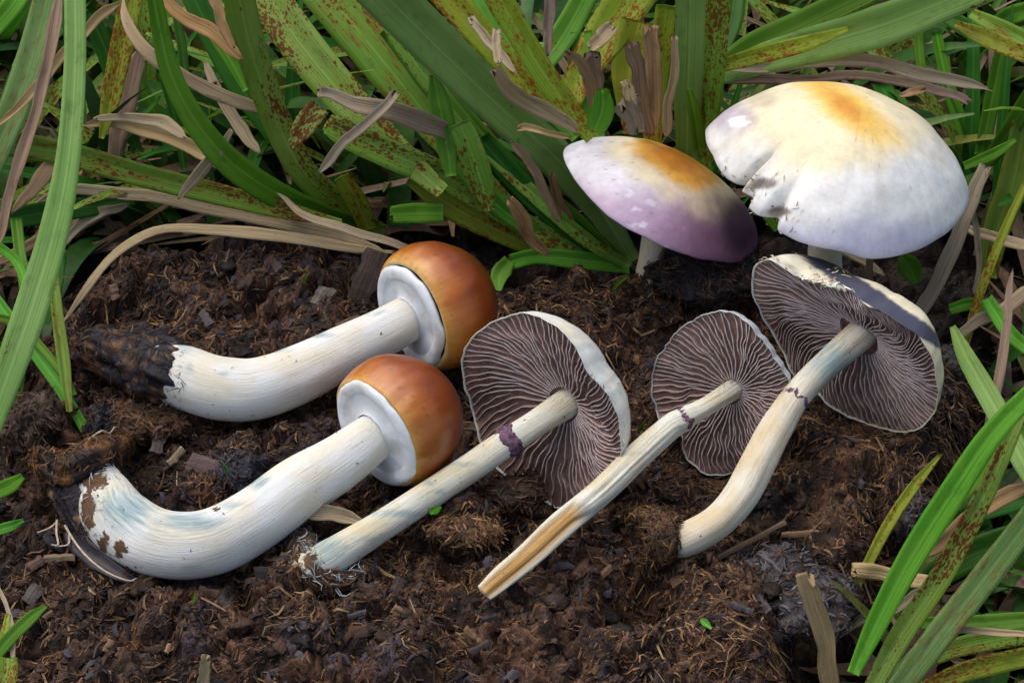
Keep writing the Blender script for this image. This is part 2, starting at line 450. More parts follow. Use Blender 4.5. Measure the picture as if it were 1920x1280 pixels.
# ------------------------------------------------------------------ where the open caps rest (the dung is hollowed under them)
class Cap:
    """local frame of a cap: axis points from the stem to the crown; angle 0 is the uphill side of the rim"""
    def __init__(s, px, py, z, imgdir, tilt, away=True):
        s.c = P(px, py, z); s.k = cmpx(s.c)
        d = nrm(np.array([imgdir[0], -imgdir[1]]))
        s.a = math.cos(tilt) * (d[0] * RT + d[1] * UP) + math.sin(tilt) * (FWD if away else -FWD)
        s.e1 = nrm(UP - s.a * (UP @ s.a)); s.e2 = np.cross(s.a, s.e1)
    def pt(s, rho, th, h):
        rho, th, h = np.asarray(rho, float), np.asarray(th, float), np.asarray(h, float)
        return s.c + s.e1 * (rho * np.cos(th))[..., None] + s.e2 * (rho * np.sin(th))[..., None] + s.a * h[..., None]
    def polar(s, px, py):
        p = onplane(px, py, s.c, s.a) - s.c
        return math.atan2(p @ s.e2, p @ s.e1), float(np.linalg.norm(p))
    def outline(s, pts, default=None, smooth=5):
        th, r = [], []
        for x, y in pts:
            a, b = s.polar(x, y); th.append(a); r.append(b)
        if default:
            for a in np.linspace(-np.pi, np.pi, 48, endpoint=False):
                if min(abs((a - b + np.pi) % (2 * np.pi) - np.pi) for b in th) > 0.3: th.append(a); r.append(default)
        o = np.argsort(th); th = np.array(th)[o]; r = np.array(r)[o]
        g = np.linspace(-np.pi, np.pi, 721)[:-1]
        y = np.interp(g, np.concatenate([th - 2 * np.pi, th, th + 2 * np.pi]), np.tile(r, 3))
        ker = np.hanning(smooth * 2 + 3); ker /= ker.sum()
        y = np.convolve(np.concatenate([y[-60:], y, y[:60]]), ker, 'same')[60:-60]
        kb = np.hanning(61); kb /= kb.sum()
        ys = np.convolve(np.concatenate([y[-60:], y, y[:60]]), kb, 'same')[60:-60]
        s.Rs = lambda t: np.interp((np.asarray(t) + np.pi) % (2 * np.pi) - np.pi, np.append(g, np.pi), np.append(ys, ys[0]))
        s.R = lambda t: np.interp((np.asarray(t) + np.pi) % (2 * np.pi) - np.pi, np.append(g, np.pi), np.append(y, y[0]))

C = Cap(1048, 768, 2.15, (0.83, -0.56), math.radians(45))
C.outline([(990, 588), (1040, 610), (1085, 652), (1115, 702), (1142, 745), (1162, 795), (1172, 838), (1162, 872), (1132, 915), (1090, 943), (1045, 956), (1015, 930), (985, 902), (940, 872), (905, 822), (880, 762), (871, 702), (876, 655), (900, 620), (940, 595)], smooth=16)
D = Cap(1366, 742, 1.75, (0.78, -0.63), math.radians(50))
D.outline([(1350, 583), (1385, 592), (1420, 625), (1450, 670), (1472, 715), (1470, 765), (1450, 815), (1425, 860), (1398, 883), (1358, 897), (1320, 885), (1290, 865), (1279, 842), (1284, 815), (1248, 792), (1230, 760), (1223, 715), (1235, 670), (1258, 635), (1290, 605), (1320, 590)], smooth=9)
E = Cap(1597, 646, 2.85, (0.75, -0.66), math.radians(32))
E.outline([(1425, 488), (1452, 478), (1490, 514), (1530, 530), (1580, 552), (1630, 575), (1680, 598), (1722, 632), (1746, 672), (1756, 720), (1750, 770), (1727, 805), (1690, 816), (1650, 811), (1600, 796), (1565, 772), (1535, 745), (1505, 725), (1480, 692), (1455, 650), (1435, 610), (1421, 555), (1417, 512)], smooth=8)

# ------------------------------------------------------------------ ground: a dung pad with lower turf soil round it
PADPX = [(60, 560), (150, 470), (330, 435), (560, 440), (760, 470), (950, 500), (1130, 515), (1260, 490), (1400, 470), (1600, 540), (1790, 610),
         (1830, 720), (1800, 860), (1690, 990), (1600, 1080), (1530, 1130), (1490, 1200), (1480, 1330), (1300, 1480), (400, 1480), (-200, 1420), (-200, 800), (20, 760)]
PAD = [tuple(P(x, y, 0)[:2]) for x, y in PADPX]
BUMPS = [(1340, 520, 1.4, 1.1), (1160, 560, 1.2, 0.1), (1700, 860, 3.0, 0.5), (1640, 930, 2.0, 0.4), (700, 1230, 4.5, 0.5), (1290, 1220, 2.2, 0.9), (1400, 1240, 1.6, 0.7), (1205, 1120, 0.9, -1.7),
         (1170, 1150, 0.8, -1.0), (250, 1220, 3.0, 0.5), (430, 840, 1.2, 0.25), (330, 790, 0.9, 0.45), (560, 540, 2.4, 0.35), (140, 860, 1.0, 0.5), (900, 980, 0.9, 0.7), (1000, 930, 0.8, 0.4),
         (1190, 950, 1.0, 0.5), (60, 830, 1.2, 0.7), (1330, 1120, 1.2, 0.4), (960, 1010, 0.6, -0.7), (620, 930, 0.9, -0.5), (1060, 590, 1.2, 0.4), (1010, 570, 0.8, 0.2)]
BW = [(P(x, y, 0), r, h) for x, y, r, h in BUMPS]

def gsmooth(x, y):
    x = np.asarray(x, float); y = np.asarray(y, float)
    d = polydist(x, y, PAD) + 0.5 * fbm(x * 0.6, y * 0.6, 3.0, 5, 2)
    z = -2.3 + 2.3 * sstep(-0.7, 0.8, d)
    for c, r, h in BW:
        z = z + h * np.exp(-((x - c[0]) ** 2 + (y - c[1]) ** 2) / (r * r))
    far = np.hypot(x, y)
    z = z + 0.25 * fbm(x * 0.35, y * 0.35, 0.0, 11, 2) * sstep(200, 40, far)
    return z

def PG(px, py, off=0.0):                   # where the photograph's ray meets the ground, raised by off
    z = 0.0
    for _ in range(14):
        p = P(px, py, z)
        z = 0.5 * z + 0.5 * (float(gsmooth(p[0], p[1])) + off)
    return P(px, py, z)

core_x = np.arange(-19, 19.01, 0.085); core_y = np.arange(-15, 22.01, 0.085)
ext = np.cumsum(np.geomspace(0.15, 900, 26))
gx = np.concatenate([core_x[0] - ext[::-1], core_x, core_x[-1] + ext])
gy = np.concatenate([core_y[0] - ext[::-1], core_y, core_y[-1] + ext])
GX, GY = np.meshgrid(gx, gy)
gxf, gyf = GX.ravel(), GY.ravel()
near = sstep(60, 25, np.hypot(gxf, gyf))
wx = gxf + 0.35 * fbm(gxf * 0.9, gyf * 0.9, 1.0, 3, 2); wy = gyf + 0.35 * fbm(gxf * 0.9, gyf * 0.9, 7.0, 4, 2)
n_l = fbm(wx * 0.75, wy * 0.75, 0, 21, 3)
n_m = 1 - 2 * np.abs(fbm(wx * 1.9, wy * 1.9, 0, 22, 3))
n_f = 1 - 2 * np.abs(fbm(wx * 5.2, wy * 5.2, 0, 23, 2))
n_s = fbm(gxf * 4.5, gyf * 4.5, 0, 24, 2)
wx2 = gxf + 0.8 * fbm(gxf * 0.8, gyf * 0.8, 4.0, 61, 3); wy2 = gyf + 0.8 * fbm(gxf * 0.8, gyf * 0.8, 8.0, 62, 3)
c1, c2, ch = worley(wx2 * 0.62, wy2 * 0.8, 71)
e1, e2, eh = worley(wx2 * 1.7 + 3, wy2 * 2.1, 75)
clods = sstep(0.0, 0.28, c2 - c1) * (0.55 + 0.45 * ch); clod2 = sstep(0.0, 0.3, e2 - e1) * (0.5 + 0.5 * eh)
gz = gsmooth(gxf, gyf) + near * (0.55 * n_l + 0.66 * (clods - 0.5) + 0.30 * (clod2 - 0.5) + 0.14 * (n_m - 0.5) + 0.08 * n_f + 0.05 * n_s)
for cap in (C, D, E):
    q, t = np.meshgrid([0.35, 0.6, 0.8, 0.92, 1.0], np.linspace(0, 2 * np.pi, 40, endpoint=False))
    pts = cap.pt(q.ravel() * cap.R(t.ravel()), t.ravel(), 0 * q.ravel())
    k = np.hypot(gxf - cap.c[0], gyf - cap.c[1]) < 5.5
    for p in pts:
        gz[k] = np.minimum(gz[k], p[2] - 0.22 + 0.75 * np.hypot(gxf[k] - p[0], gyf[k] - p[1]))
padd = polydist(gxf, gyf, PAD)
gpx, gpy = proj(np.stack([gxf, gyf, gz], 1))
golden = sstep(1000, 1600, gpx) * sstep(450, 700, gpy)
tone = np.clip(0.5 + 0.55 * fbm(wx * 0.9, wy * 0.9, 2, 31, 3) + 0.35 * n_s, 0, 1)
gcol = mix((0.008, 0.005, 0.004), (0.080, 0.037, 0.019), sstep(0.2, 0.9, tone))
gcol = mix(gcol, (0.14, 0.075, 0.033), sstep(0.15, 0.6, fbm(wx * 1.4, wy * 1.4, 5, 33, 3)) * (0.35 + 0.5 * golden))
gcol = mix(gcol, (0.050, 0.040, 0.048), sstep(0.3, 0.6, fbm(wx * 0.8, wy * 0.8, 9, 34, 3)) * 0.8 * (1 - golden))
gcol = 1.15 * gcol * (1 + 0.45 * ch + 0.35 * eh)[:, None]
gcol = mix(gcol, (0.010, 0.007, 0.006), sstep(0.2, -1.2, padd) * 0.8)
mesh("ground", np.stack([gxf, gyf, gz], 1), gridfaces(len(gy), len(gx), False), M['ground'], col=gcol, kind="structure")
GZ = gz.reshape(GX.shape)

def gheight(x, y):                         # bilinear look-up in the built ground
    x = np.asarray(x, float); y = np.asarray(y, float)
    i = np.clip(np.searchsorted(gx, x) - 1, 0, len(gx) - 2); j = np.clip(np.searchsorted(gy, y) - 1, 0, len(gy) - 2)
    u = (x - gx[i]) / (gx[i + 1] - gx[i]); v = (y - gy[j]) / (gy[j + 1] - gy[j])
    return (GZ[j, i] * (1 - u) + GZ[j, i + 1] * u) * (1 - v) + (GZ[j + 1, i] * (1 - u) + GZ[j + 1, i + 1] * u) * v

# ------------------------------------------------------------------ swept stems, tubes, lumps
def stem(name, parent, pts, mat, marks=None, nring=44, nseg=90, lump=0.05, ridges=0.02, split=None, seed=1, capend=(True, True), radial=None, colf=None, label=None):
    """pts: rows of world x, y, z, radius in cm; angle 0 of each ring faces the open sky side seen from the front"""
    q = spline(pts, nseg)
    c = q[:, :3]; r = np.maximum(q[:, 3], 0.004)
    t = nrm(np.gradient(c, axis=0))
    v = nrm(CAM - c.mean(0)); n0 = nrm(v - t * (t @ v)[:, None]); b = np.cross(t, n0)
    s = np.concatenate([[0], np.cumsum(np.linalg.norm(np.diff(c, axis=0), axis=1))])
    nring += 1
    th = np.linspace(-np.pi, np.pi, nring)          # the seam lies on the underside
    T, Sg = np.meshgrid(th, s)
    R = np.repeat(r[:, None], nring, 1)
    cx, sx = np.cos(T), np.sin(T)
    k = 1 + lump * fbm(cx * 1.1 + 9, sx * 1.1, Sg * 0.55, seed, 3) + ridges * fbm(cx * 5, sx * 5, Sg * 0.35, seed + 5, 2)
    if radial is not None: k = k * radial(T, Sg / s[-1])
    inner = np.zeros_like(T)
    if split is not None:                  # an opened, hollow end: the upward side is cut away
        f = split(Sg / s[-1])
        wdt = np.abs((T + np.pi) % (2 * np.pi) - np.pi)
        inner = f * sstep(1.25, 0.85, wdt)
        k = k * (1 - inner * (1.0 - 0.12 / np.maximum(np.cos(np.minimum(wdt, 1.3)), 0.2) * 0.55) * 0.55)
    RR = R * k
    V = c[:, None, :] + n0[:, None, :] * (RR * cx)[..., None] + b[:, None, :] * (RR * sx)[..., None]
    V = V.reshape(-1, 3)
    F = [tuple(x) for x in gridfaces(nseg, nring, False)]
    uv = np.stack([Sg.ravel(), (T * R.mean()).ravel()], 1)
    if colf is not None: col = colf(V)
    else:
        px, py = proj(V)
        col = np.zeros((len(V), 3)); col[:, 2] = inner.ravel()
        for ch, x, y, rx, ry, st in (marks or []):
            col[:, ch] = np.maximum(col[:, ch], st * np.exp(-(((px - x) / rx) ** 2 + ((py - y) / ry) ** 2)))
    extra = []
    if capend[0]: extra.append((c[0] - t[0] * r[0] * 0.12, 0))
    if capend[1]: extra.append((c[-1] + t[-1] * r[-1] * 0.12, nseg - 1))
    for p, row in extra:
        V = np.vstack([V, p]); i = len(V) - 1
        uv = np.vstack([uv, uv[row * nring]]); col = np.vstack([col, col[row * nring]])
        for j in range(nring - 1):
            a, d = row * nring + j, row * nring + j + 1
            F.append((i, d, a) if row == 0 else (i, a, d))
    return mesh(name, V, F, mat, parent, uv=uv, col=col, label=label)

def sp(px, py, off, rpx):                  # stem row from the photograph: lies off (in radii) above the ground
    p = PG(px, py, 0)
    r = rpx * cmpx(p)
    p = PG(px, py, off * r)
    return (*p, rpx * cmpx(p))

def rise(rows, end, off=0.92, start=0.3, power=1.2, sink=0.0):
    """rows (photo x, y, radius px): the stem lies on the dung and lifts smoothly to the cap at point end"""
    n = len(rows); xy = np.array([(r[0], r[1]) for r in rows], float)
    ex, ey = proj(end); L = np.concatenate([[0], np.cumsum(np.hypot(*np.diff(np.vstack([xy, [ex, ey]]), axis=0).T))]); L /= L[-1]
    z = []
    for (x, y, r) in rows:
        p = PG(x, y, 0); z.append(PG(x, y, off * r * cmpx(p))[2])
    z = np.array(z + [end[2]])
    w = np.clip((L - start) / (1 - start), 0, 1) ** power
    zz = z * (1 - w) + end[2] * w
    for _ in range(2): zz[1:-1] = 0.25 * zz[:-2] + 0.5 * zz[1:-1] + 0.25 * zz[2:]
    zz[0] -= sink; zz[1] -= 0.45 * sink
    out = []
    for (x, y, r), q in zip(rows, zz):
        p = P(x, y, q); out.append((*p, r * cmpx(p)))
    return out

def along(rows, a, b, n=5):                # the piece of a swept stem between two places of the photograph
    q = spline(rows, 400); px, py = proj(q[:, :3])
    i, j = sorted((int(np.argmin(np.hypot(px - a[0], py - a[1]))), int(np.argmin(np.hypot(px - b[0], py - b[1])))))
    return q[np.linspace(i, max(j, i + 2), n).astype(int)]

def sz(px, py, z, rpx):
    p = P(px, py, z)
    return (*p, rpx * cmpx(p))

def tube(name, pts, r0, r1, mat, parent=None, n=24, k=7, label=None, cat=None, group=None):
    q = spline(pts, n); t = nrm(np.gradient(q, axis=0))
    a = nrm(np.cross(t, [0.31, 0.2, 0.93])); b = np.cross(t, a)
    th = np.linspace(0, 2 * np.pi, k, endpoint=False)
    r = np.linspace(r0, r1, n)
    V = q[:, None] + a[:, None] * (r[:, None] * np.cos(th))[..., None] + b[:, None] * (r[:, None] * np.sin(th))[..., None]
    F = [tuple(x) for x in gridfaces(n, k, True)] + [tuple(range(k))[::-1], tuple((n - 1) * k + i for i in range(k))]
    L = np.repeat(np.linspace(0, 1, n) * np.linalg.norm(np.diff(q, axis=0), axis=1).sum(), k)
    uv = np.stack([L, np.tile(th * r0, n)], 1)
    return mesh(name, V.reshape(-1, 3), F, mat, parent, uv=uv, label=label, cat=cat, group=group)

def fuzz(parent, count, seed, lr, wr, pal, tilt=0.35, box=None, name="plant_fibres", jit=0.05):
    """short plant fibres lying on the surface of a lump"""
    me = parent.data; nv = len(me.vertices)
    co = np.zeros(nv * 3, np.float32); me.vertices.foreach_get("co", co)
    no = np.zeros(nv * 3, np.float32); me.vertex_normals.foreach_get("vector", no)
    co = co.reshape(-1, 3) / S + ORIGIN[parent.name]; no = no.reshape(-1, 3)
    rg = np.random.default_rng(seed)
    ids = np.arange(nv)
    if box is not None:
        fx, fy = proj(co)
        ids = ids[(fx > box[0]) & (fy > box[1]) & (fx < box[2]) & (fy < box[3])]
    i = ids[rg.integers(len(ids), size=count)]
    p = co[i] + rg.normal(0, jit, (count, 3)); nn = nrm(no[i])
    t = nrm(np.cross(nn, nrm(rg.normal(0, 1, (count, 3))))); t = nrm(t + nn * np.abs(rg.normal(0, tilt, count))[:, None]); w = nrm(np.cross(t, nn))
    L = rg.uniform(*lr, count); W = rg.uniform(*wr, count)
    u = np.linspace(-0.4, 0.6, 4); bd = rg.normal(0, 0.5, count)
    c = p[:, None] + t[:, None] * (u[None] * L[:, None])[..., None] + w[:, None] * (bd[:, None] * u[None] ** 2 * L[:, None])[..., None] - nn[:, None] * (u[None] ** 2 * L[:, None] * 0.25)[..., None] + nn[:, None] * 0.02
    tp = np.array([0.6, 1, 0.8, 0.25])[None] * W[:, None] / 2
    up = nrm(np.cross(w, t))[:, None] * (tp * 0.5)[..., None]
    V = np.stack([c + w[:, None] * tp[..., None], c + up, c - w[:, None] * tp[..., None]], 2).reshape(-1, 3)
    F = (gridfaces(4, 3, False)[None] + (np.arange(count) * 12)[:, None, None]).reshape(-1, 4)
    pal = np.array(pal); cl = pal[rg.integers(len(pal), size=count)] * rg.uniform(0.5, 1.3, count)[:, None]
    return mesh(name, V, F, M['fibre'], parent, col=np.repeat(cl, 12, 0), kind="stuff")

FB = [(0.21, 0.12, 0.05), (0.085, 0.045, 0.025), (0.05, 0.027, 0.017), (0.13, 0.07, 0.032), (0.035, 0.02, 0.014)]
FD = [(0.02, 0.015, 0.016), (0.05, 0.03, 0.02), (0.10, 0.055, 0.03), (0.015, 0.012, 0.014)]

def icosphere(sub):
    import bmesh
    bm = bmesh.new(); bmesh.ops.create_icosphere(bm, subdivisions=sub, radius=1)
    v = np.array([q.co[:] for q in bm.verts]); f = [tuple(x.index for x in p.verts) for p in bm.faces]
    bm.free(); return v, f

# ------------------------------------------------------------------ caps
def revolve(cap, prof, name, parent, mat, colf, nang=150, R=None, wob=0.0, seed=3, close=True, hw=0.0, label=None, blend=None):
    """prof: rows (radius fraction, height cm) from the crown outwards; R(th) scales the radius"""
    p = np.asarray(prof, float); m = len(p); und = getattr(cap, 'und', None)
    th = np.linspace(0, 2 * np.pi, nang, endpoint=False)
    T, I = np.meshgrid(th, np.arange(m))
    rf = p[I, 0]; h = p[I, 1]
    Rt = R(T) if callable(R) else np.full_like(T, R)
    if callable(R) and blend is not None:
        f = sstep(*blend, rf); Rt = Rt * f + cap.Rs(T) * (1 - f)
    w = fbm(np.cos(T) * rf * 1.6, np.sin(T) * rf * 1.6, h * 0.5, seed, 3)
    V = cap.pt(rf * Rt * (1 + wob * w), T, h + hw * w * np.minimum(1, rf * 1.5 + 0.3) + (und(rf, T) if und else 0))
    V = V.reshape(-1, 3)
    F = [tuple(x)[::-1] for x in gridfaces(m, nang, True)]
    if close and p[0, 0] < 1e-6:
        pass
    s = np.concatenate([[0], np.cumsum(np.hypot(np.diff(p[:, 0]) * np.mean(Rt), np.diff(p[:, 1])))])
    uv = np.stack([s[I].ravel(), (T * np.mean(Rt) * 0.6).ravel()], 1)
    px, py = proj(V)
    col = colf(T.ravel(), rf.ravel(), I.ravel() / (m - 1), px, py, V)
    return mesh(name, V, F, mat, parent, uv=uv, col=col, label=label)

def button(cap, Rpx, Vpx, Hpx, parent, seed):
    k = cap.k; R, Vr, H = Rpx * k, Vpx * k, Hpx * k
    prof = spline([(0.004, H), (0.28, 0.985 * H), (0.55, 0.90 * H), (0.79, 0.735 * H), (0.94, 0.53 * H), (1.0, 0.34 * H), (0.985, 0.17 * H), (0.92, 0.045 * H), (Vr / R + 0.02, -0.004 * H), (Vr / R - 0.03, 0.01 * H)], 56)
    def colf(T, rf, u, px, py, V):
        st = fbm(np.cos(T) * 14, np.sin(T) * 14, u * 1.2, seed, 3)
        bl = fbm(np.cos(T) * 1.3, np.sin(T) * 1.3, u * 2.2, seed + 3, 3)
        q = u + 0.06 * st + 0.14 * bl
        c = mix((0.10, 0.017, 0.003), (0.235, 0.046, 0.005), sstep(0.22, 0.50, q))
        c = mix(c, (0.41, 0.115, 0.010), sstep(0.48, 0.68, q))
        c = mix(c, (0.58, 0.27, 0.045), sstep(0.66, 0.82, q))
        c = mix(c, (0.68, 0.47, 0.18), sstep(0.82, 0.94, q))
        gr = fbm(V[:, 0] * 10, V[:, 1] * 10, V[:, 2] * 10, seed + 30, 2)
        c = mix(c, (0.10, 0.045, 0.02), sstep(0.62, 0.70, gr) * 0.7)
        return mix(c, (0.70, 0.66, 0.58), sstep(0.955, 0.995, u + 0.01 * st))
    revolve(cap, prof, "cap", parent, M['button'], colf, 160, R, 0.06, seed)
    vp = spline([(0.985, 0.06), (1.008, -0.01), (0.99, -0.07), (0.94, -0.12), (0.87, -0.135), (0.80, -0.115), (0.765, -0.07), (0.74, -0.045), (0.62, -0.045), (0.5, -0.06), (0.425, -0.11), (0.40, -0.17)], 50)
    def colv(T, rf, u, px, py, V):
        st = fbm(np.cos(T) * 20, np.sin(T) * 20, u * 2, seed + 8, 2)
        c = mix((0.72, 0.75, 0.78), (0.80, 0.82, 0.82), 0.5 + 0.5 * st)
        c = mix(c, (0.45, 0.52, 0.60), sstep(0.13, 0.0, u) * 0.7)
        bl = fbm(np.cos(T) * 2, np.sin(T) * 2, rf * 4, seed + 18, 4)
        c = mix(c, (0.66, 0.62, 0.52), sstep(0.15, 0.5, bl) * 0.6)
        return mix(c, (0.60, 0.66, 0.72), sstep(0.02, 0.0, np.abs(rf - 0.785)) * 0.7)
    revolve(cap, vp, "veil", parent, M['veil'], colv, 140, Vr, 0.08, seed + 4, hw=0.09)

def gillcap(cap, parent, hdome, depth, nfull, colf, seed, rstem, sweep=0.25, wav=0.05, roll=0.06, cone=0.4):
    cap.und = lambda q, t: 0.34 * np.asarray(q) ** 2 * fbm(np.cos(t) * 1.5 + 3, np.sin(t) * 1.5, 0 * t, seed + 40, 2) + 0.05 * np.asarray(q) ** 4 * fbm(np.cos(t) * 6, np.sin(t) * 6, 0 * t, seed + 41, 2)
    R0 = cap.R; cap.R = lambda t: R0(t) * (1 + (0.035 if seed == 71 else 0.015) * fbm(np.cos(t) * 9, np.sin(t) * 9, 0 * np.asarray(t), seed + 42, 3))
    Rm = float(np.mean(cap.R(np.linspace(0, 6.28, 60))))
    prof = spline([(0.004, hdome), (0.3, hdome * 0.955), (0.58, hdome * 0.80), (0.80, hdome * 0.55), (0.93, hdome * 0.29), (0.992, 0.06), (1.0, 0.01), (0.996, -0.012), (0.985, 0.012)], 46)
    top = revolve(cap, prof, "cap", parent, M['cap'], colf, 180, cap.R, 0.0, seed, hw=0.0)
    rs = rstem / Rm
    und = cap.und
    edge = lambda q: 0.02 + cone * (1 - q) ** 1.3 - 0.10 * np.sin(np.pi * q) * 0.6
    floor = lambda q: edge(q) + depth * np.clip((1 - q), 0, 1) ** 0.45 * (0.55 + 0.45 * q)
    q = np.linspace(0.985, rs * 0.5, 26)
    fp = np.stack([q, floor(q)], 1)
    fl = revolve(cap, fp, "gill_floor", top, M['gillfloor'], lambda T, rf, u, px, py, V: np.zeros((len(T), 3)), 120, cap.R, 0, seed)
    rg = np.random.default_rng(seed)
    tot = nfull * 2
    for i in range(tot):
        th0 = 2 * np.pi * (i + rg.uniform(-0.22, 0.22)) / tot
        full = i % 2 == 0
        q0 = rs * 0.9 if full else rg.uniform(0.34, 0.62)
        n = 18
        qq = np.linspace(q0, 0.986, n)
        ph, ph2 = rg.uniform(0, 6.28, 2)
        lw = fbm(qq * 3.0 + 0 * qq, np.full(n, np.cos(th0) * 1.5), np.full(n, np.sin(th0) * 1.5), seed + 2, 2)
        off = (wav * 0.5 * (0.5 * np.sin(qq * 15 + ph) + 0.35 * np.sin(qq * 31 + ph2)) * sstep(0.15, 0.5, qq) + 0.20 * lw * sstep(0.2, 0.7, qq)) / (qq * Rm)
        th = th0 + sweep * np.sin(qq * 2.6 + 0.6) * (0.5 + 0.5 * math.sin(th0 * 2 + seed)) + off * np.where(qq > 0.15, 1, 0.3)
        R = cap.R(th)
        e = edge(qq); f = floor(qq)
        if not full:
            g = sstep(q0, q0 + 0.14, qq); e = f + (e - f) * (0.1 + 0.9 * g)
        e = e + 0.012 * np.sin(qq * 40 + ph) + und(qq, th); f = f + und(qq, th)
        hwf = 0.007; hwe = 0.0125
        dth_f = hwf / (qq * R); dth_e = hwe / (qq * R)
        V = np.concatenate([cap.pt(qq * R, th - dth_f, f + 0.02), cap.pt(qq * R, th - dth_e, e), cap.pt(qq * R, th + dth_e, e), cap.pt(qq * R, th + dth_f, f + 0.02)])
        F = []
        for r_ in range(3):
            for j in range(n - 1):
                F.append((r_ * n + j, r_ * n + j + 1, (r_ + 1) * n + j + 1, (r_ + 1) * n + j))
        F.append((0, n, 2 * n, 3 * n)); F.append((n - 1, 4 * n - 1, 3 * n - 1, 2 * n - 1))
        L = qq * Rm
        uv = np.stack([np.tile(L, 4) + i * 1.7, np.repeat([0.0, 1.0, 1.0, 0.0], n)], 1)
        mesh("gill", V, F, M['gill'], top, uv=uv, smooth=False)
    return top

def ring_part(parent, rows, width, flare, seed, mat):
    """a torn collar of veil tissue round the stem"""
    q = spline(rows, 8); c = q[:, :3]; t = nrm(np.gradient(c, axis=0))
    v = nrm(CAM - c.mean(0)); n0 = nrm(v - t * (t @ v)[:, None]); b = np.cross(t, n0)
    k = 60; th = np.linspace(0, 2 * np.pi, k, endpoint=False)
    V = []
    n = len(q)
    jag = 0.12 * fbm(np.cos(th) * 2.2, np.sin(th) * 2.5, 0, seed, 3)
    for i in list(range(n)) + list(range(n))[::-1]:
        inner = len(V) >= n
        u = i / (n - 1)
        rr = q[i, 3] * (1.015 + flare * math.sin(math.pi * u) + 0.07 * fbm(np.cos(th) * 4, np.sin(th) * 4, u * 2, seed + 1, 3)) if not inner else np.full(k, q[i, 3] * 0.97)
        V.append(c[i] + t[i] * (jag * (1 if True else 0))[:, None] + n0[i] * (rr * np.cos(th))[:, None] + b[i] * (rr * np.sin(th))[:, None])
    V = np.array(V).reshape(-1, 3)
    return mesh("ring", V, [tuple(x) for x in gridfaces(2 * n, k, True)], mat, parent)

def soilcol(seed, dark=(0.010, 0.008, 0.011), brown=(0.13, 0.062, 0.026), bal=0.0):
    def f(V):
        a = fbm(V[:, 0] * 1.7, V[:, 1] * 1.7, V[:, 2] * 1.7, seed, 4)
        c = mix(dark, brown, sstep(-0.05 - bal, 0.35 - bal, a))
        b = fbm(V[:, 0] * 2.5, V[:, 1] * 2.5, V[:, 2] * 2.5, seed + 9, 3)
        return mix(c, (0.26, 0.14, 0.06), sstep(0.35, 0.6, b) * 0.7)
    return f

# ---- mushroom A: upper button with a dark soil-crusted base
A = Cap(772, 592, 1.75, (0.91, -0.41), math.radians(31))
tA = thing("mushroom", "button mushroom with an orange cap, dark soil-crusted stem base, lying behind the other button", "mushroom", PG(310, 740), "closed button mushrooms on the dung")
button(A, 124, 103, 168, tA, 41)
rowsA = rise([(285, 686, 56), (345, 706, 59), (410, 726, 60), (480, 728, 58), (560, 701, 55), (650, 657, 50), (720, 622, 46)], A.c) + [(*(A.c + A.a * 0.15), 43 * A.k)]
stemA = stem("stem", tA, rowsA, M['stemA'], [(0, 600, 628, 30, 8, 0.9), (0, 345, 650, 30, 25, 0.6), (1, 318, 655, 16, 30, 0.7), (1, 330, 735, 18, 20, 0.45), (0, 690, 585, 60, 10, 0.6), (0, 520, 655, 40, 10, 0.6), (1, 400, 690, 14, 10, 0.5), (0, 420, 700, 18, 10, 0.6), (1, 360, 770, 22, 10, 0.5), (0, 355, 690, 12, 16, 0.7)], seed=2)
rowsK = [sp(138, 645, 0.5, 6), sp(150, 648, 0.7, 30), sp(185, 655, 0.8, 50), sp(230, 668, 0.9, 58), sp(280, 683, 0.9, 62), sp(312, 695, 0.9, 61), sp(322, 700, 0.9, 52)]
ck = stem("soil_clump", tA, rowsK, M['crumb'], nring=70, nseg=70, lump=0.28, ridges=0.16, seed=14, colf=soilcol(5, (0.010, 0.009, 0.014), (0.15, 0.07, 0.03), 0.02), radial=lambda T, s: 1 + 0.24 * fbm(np.cos(T) * 4, np.sin(T) * 4, s * 8, 77, 4))

fuzz(ck, 900, 701, (0.12, 0.4), (0.02, 0.05), FB + FD)

# ---- mushroom B: lower button with a hooked stem
B = Cap(706, 812, 1.75, (0.86, -0.50), math.radians(33))
tB = thing("mushroom", "button mushroom with an orange cap and thick hooked white stem blued at the bend", "mushroom", PG(330, 1070), "closed button mushrooms on the dung")
button(B, 126, 108, 172, tB, 57)
rowsB = rise([(160, 880, 34), (175, 898, 45), (193, 932, 54), (228, 982, 63), (298, 1018, 63), (385, 1018, 62), (475, 976, 60), (560, 914, 58), (640, 862, 52)], B.c) + [(*(B.c + B.a * 0.15), 44 * B.k)]
stemB = stem("stem", tB, rowsB, M['stemA'], [(0, 235, 955, 75, 50, 1.0), (0, 350, 978, 100, 22, 0.95), (0, 480, 900, 30, 22, 0.95), (0, 360, 1065, 30, 12, 0.6), (1, 175, 900, 40, 22, 0.85), (1, 225, 1030, 20, 22, 0.85),
     (1, 195, 1020, 15, 30, 0.8), (1, 405, 952, 16, 10, 0.7), (1, 290, 1005, 12, 8, 0.6), (1, 345, 1045, 14, 8, 0.55), (1, 420, 1000, 10, 8, 0.5), (1, 260, 1060, 26, 10, 0.6), (0, 430, 945, 40, 12, 0.7), (0, 300, 1000, 60, 16, 0.6), (1, 165, 960, 18, 60, 0.9), (1, 380, 1055, 40, 12, 0.45), (0, 200, 880, 30, 30, 0.6)], seed=6)
rowsM = [sp(50, 858, 1.0, 8), sp(85, 868, 1.6, 28), sp(125, 880, 2.0, 40), sp(160, 866, 2.3, 42), sp(205, 846, 2.0, 30), sp(242, 826, 1.6, 8)]
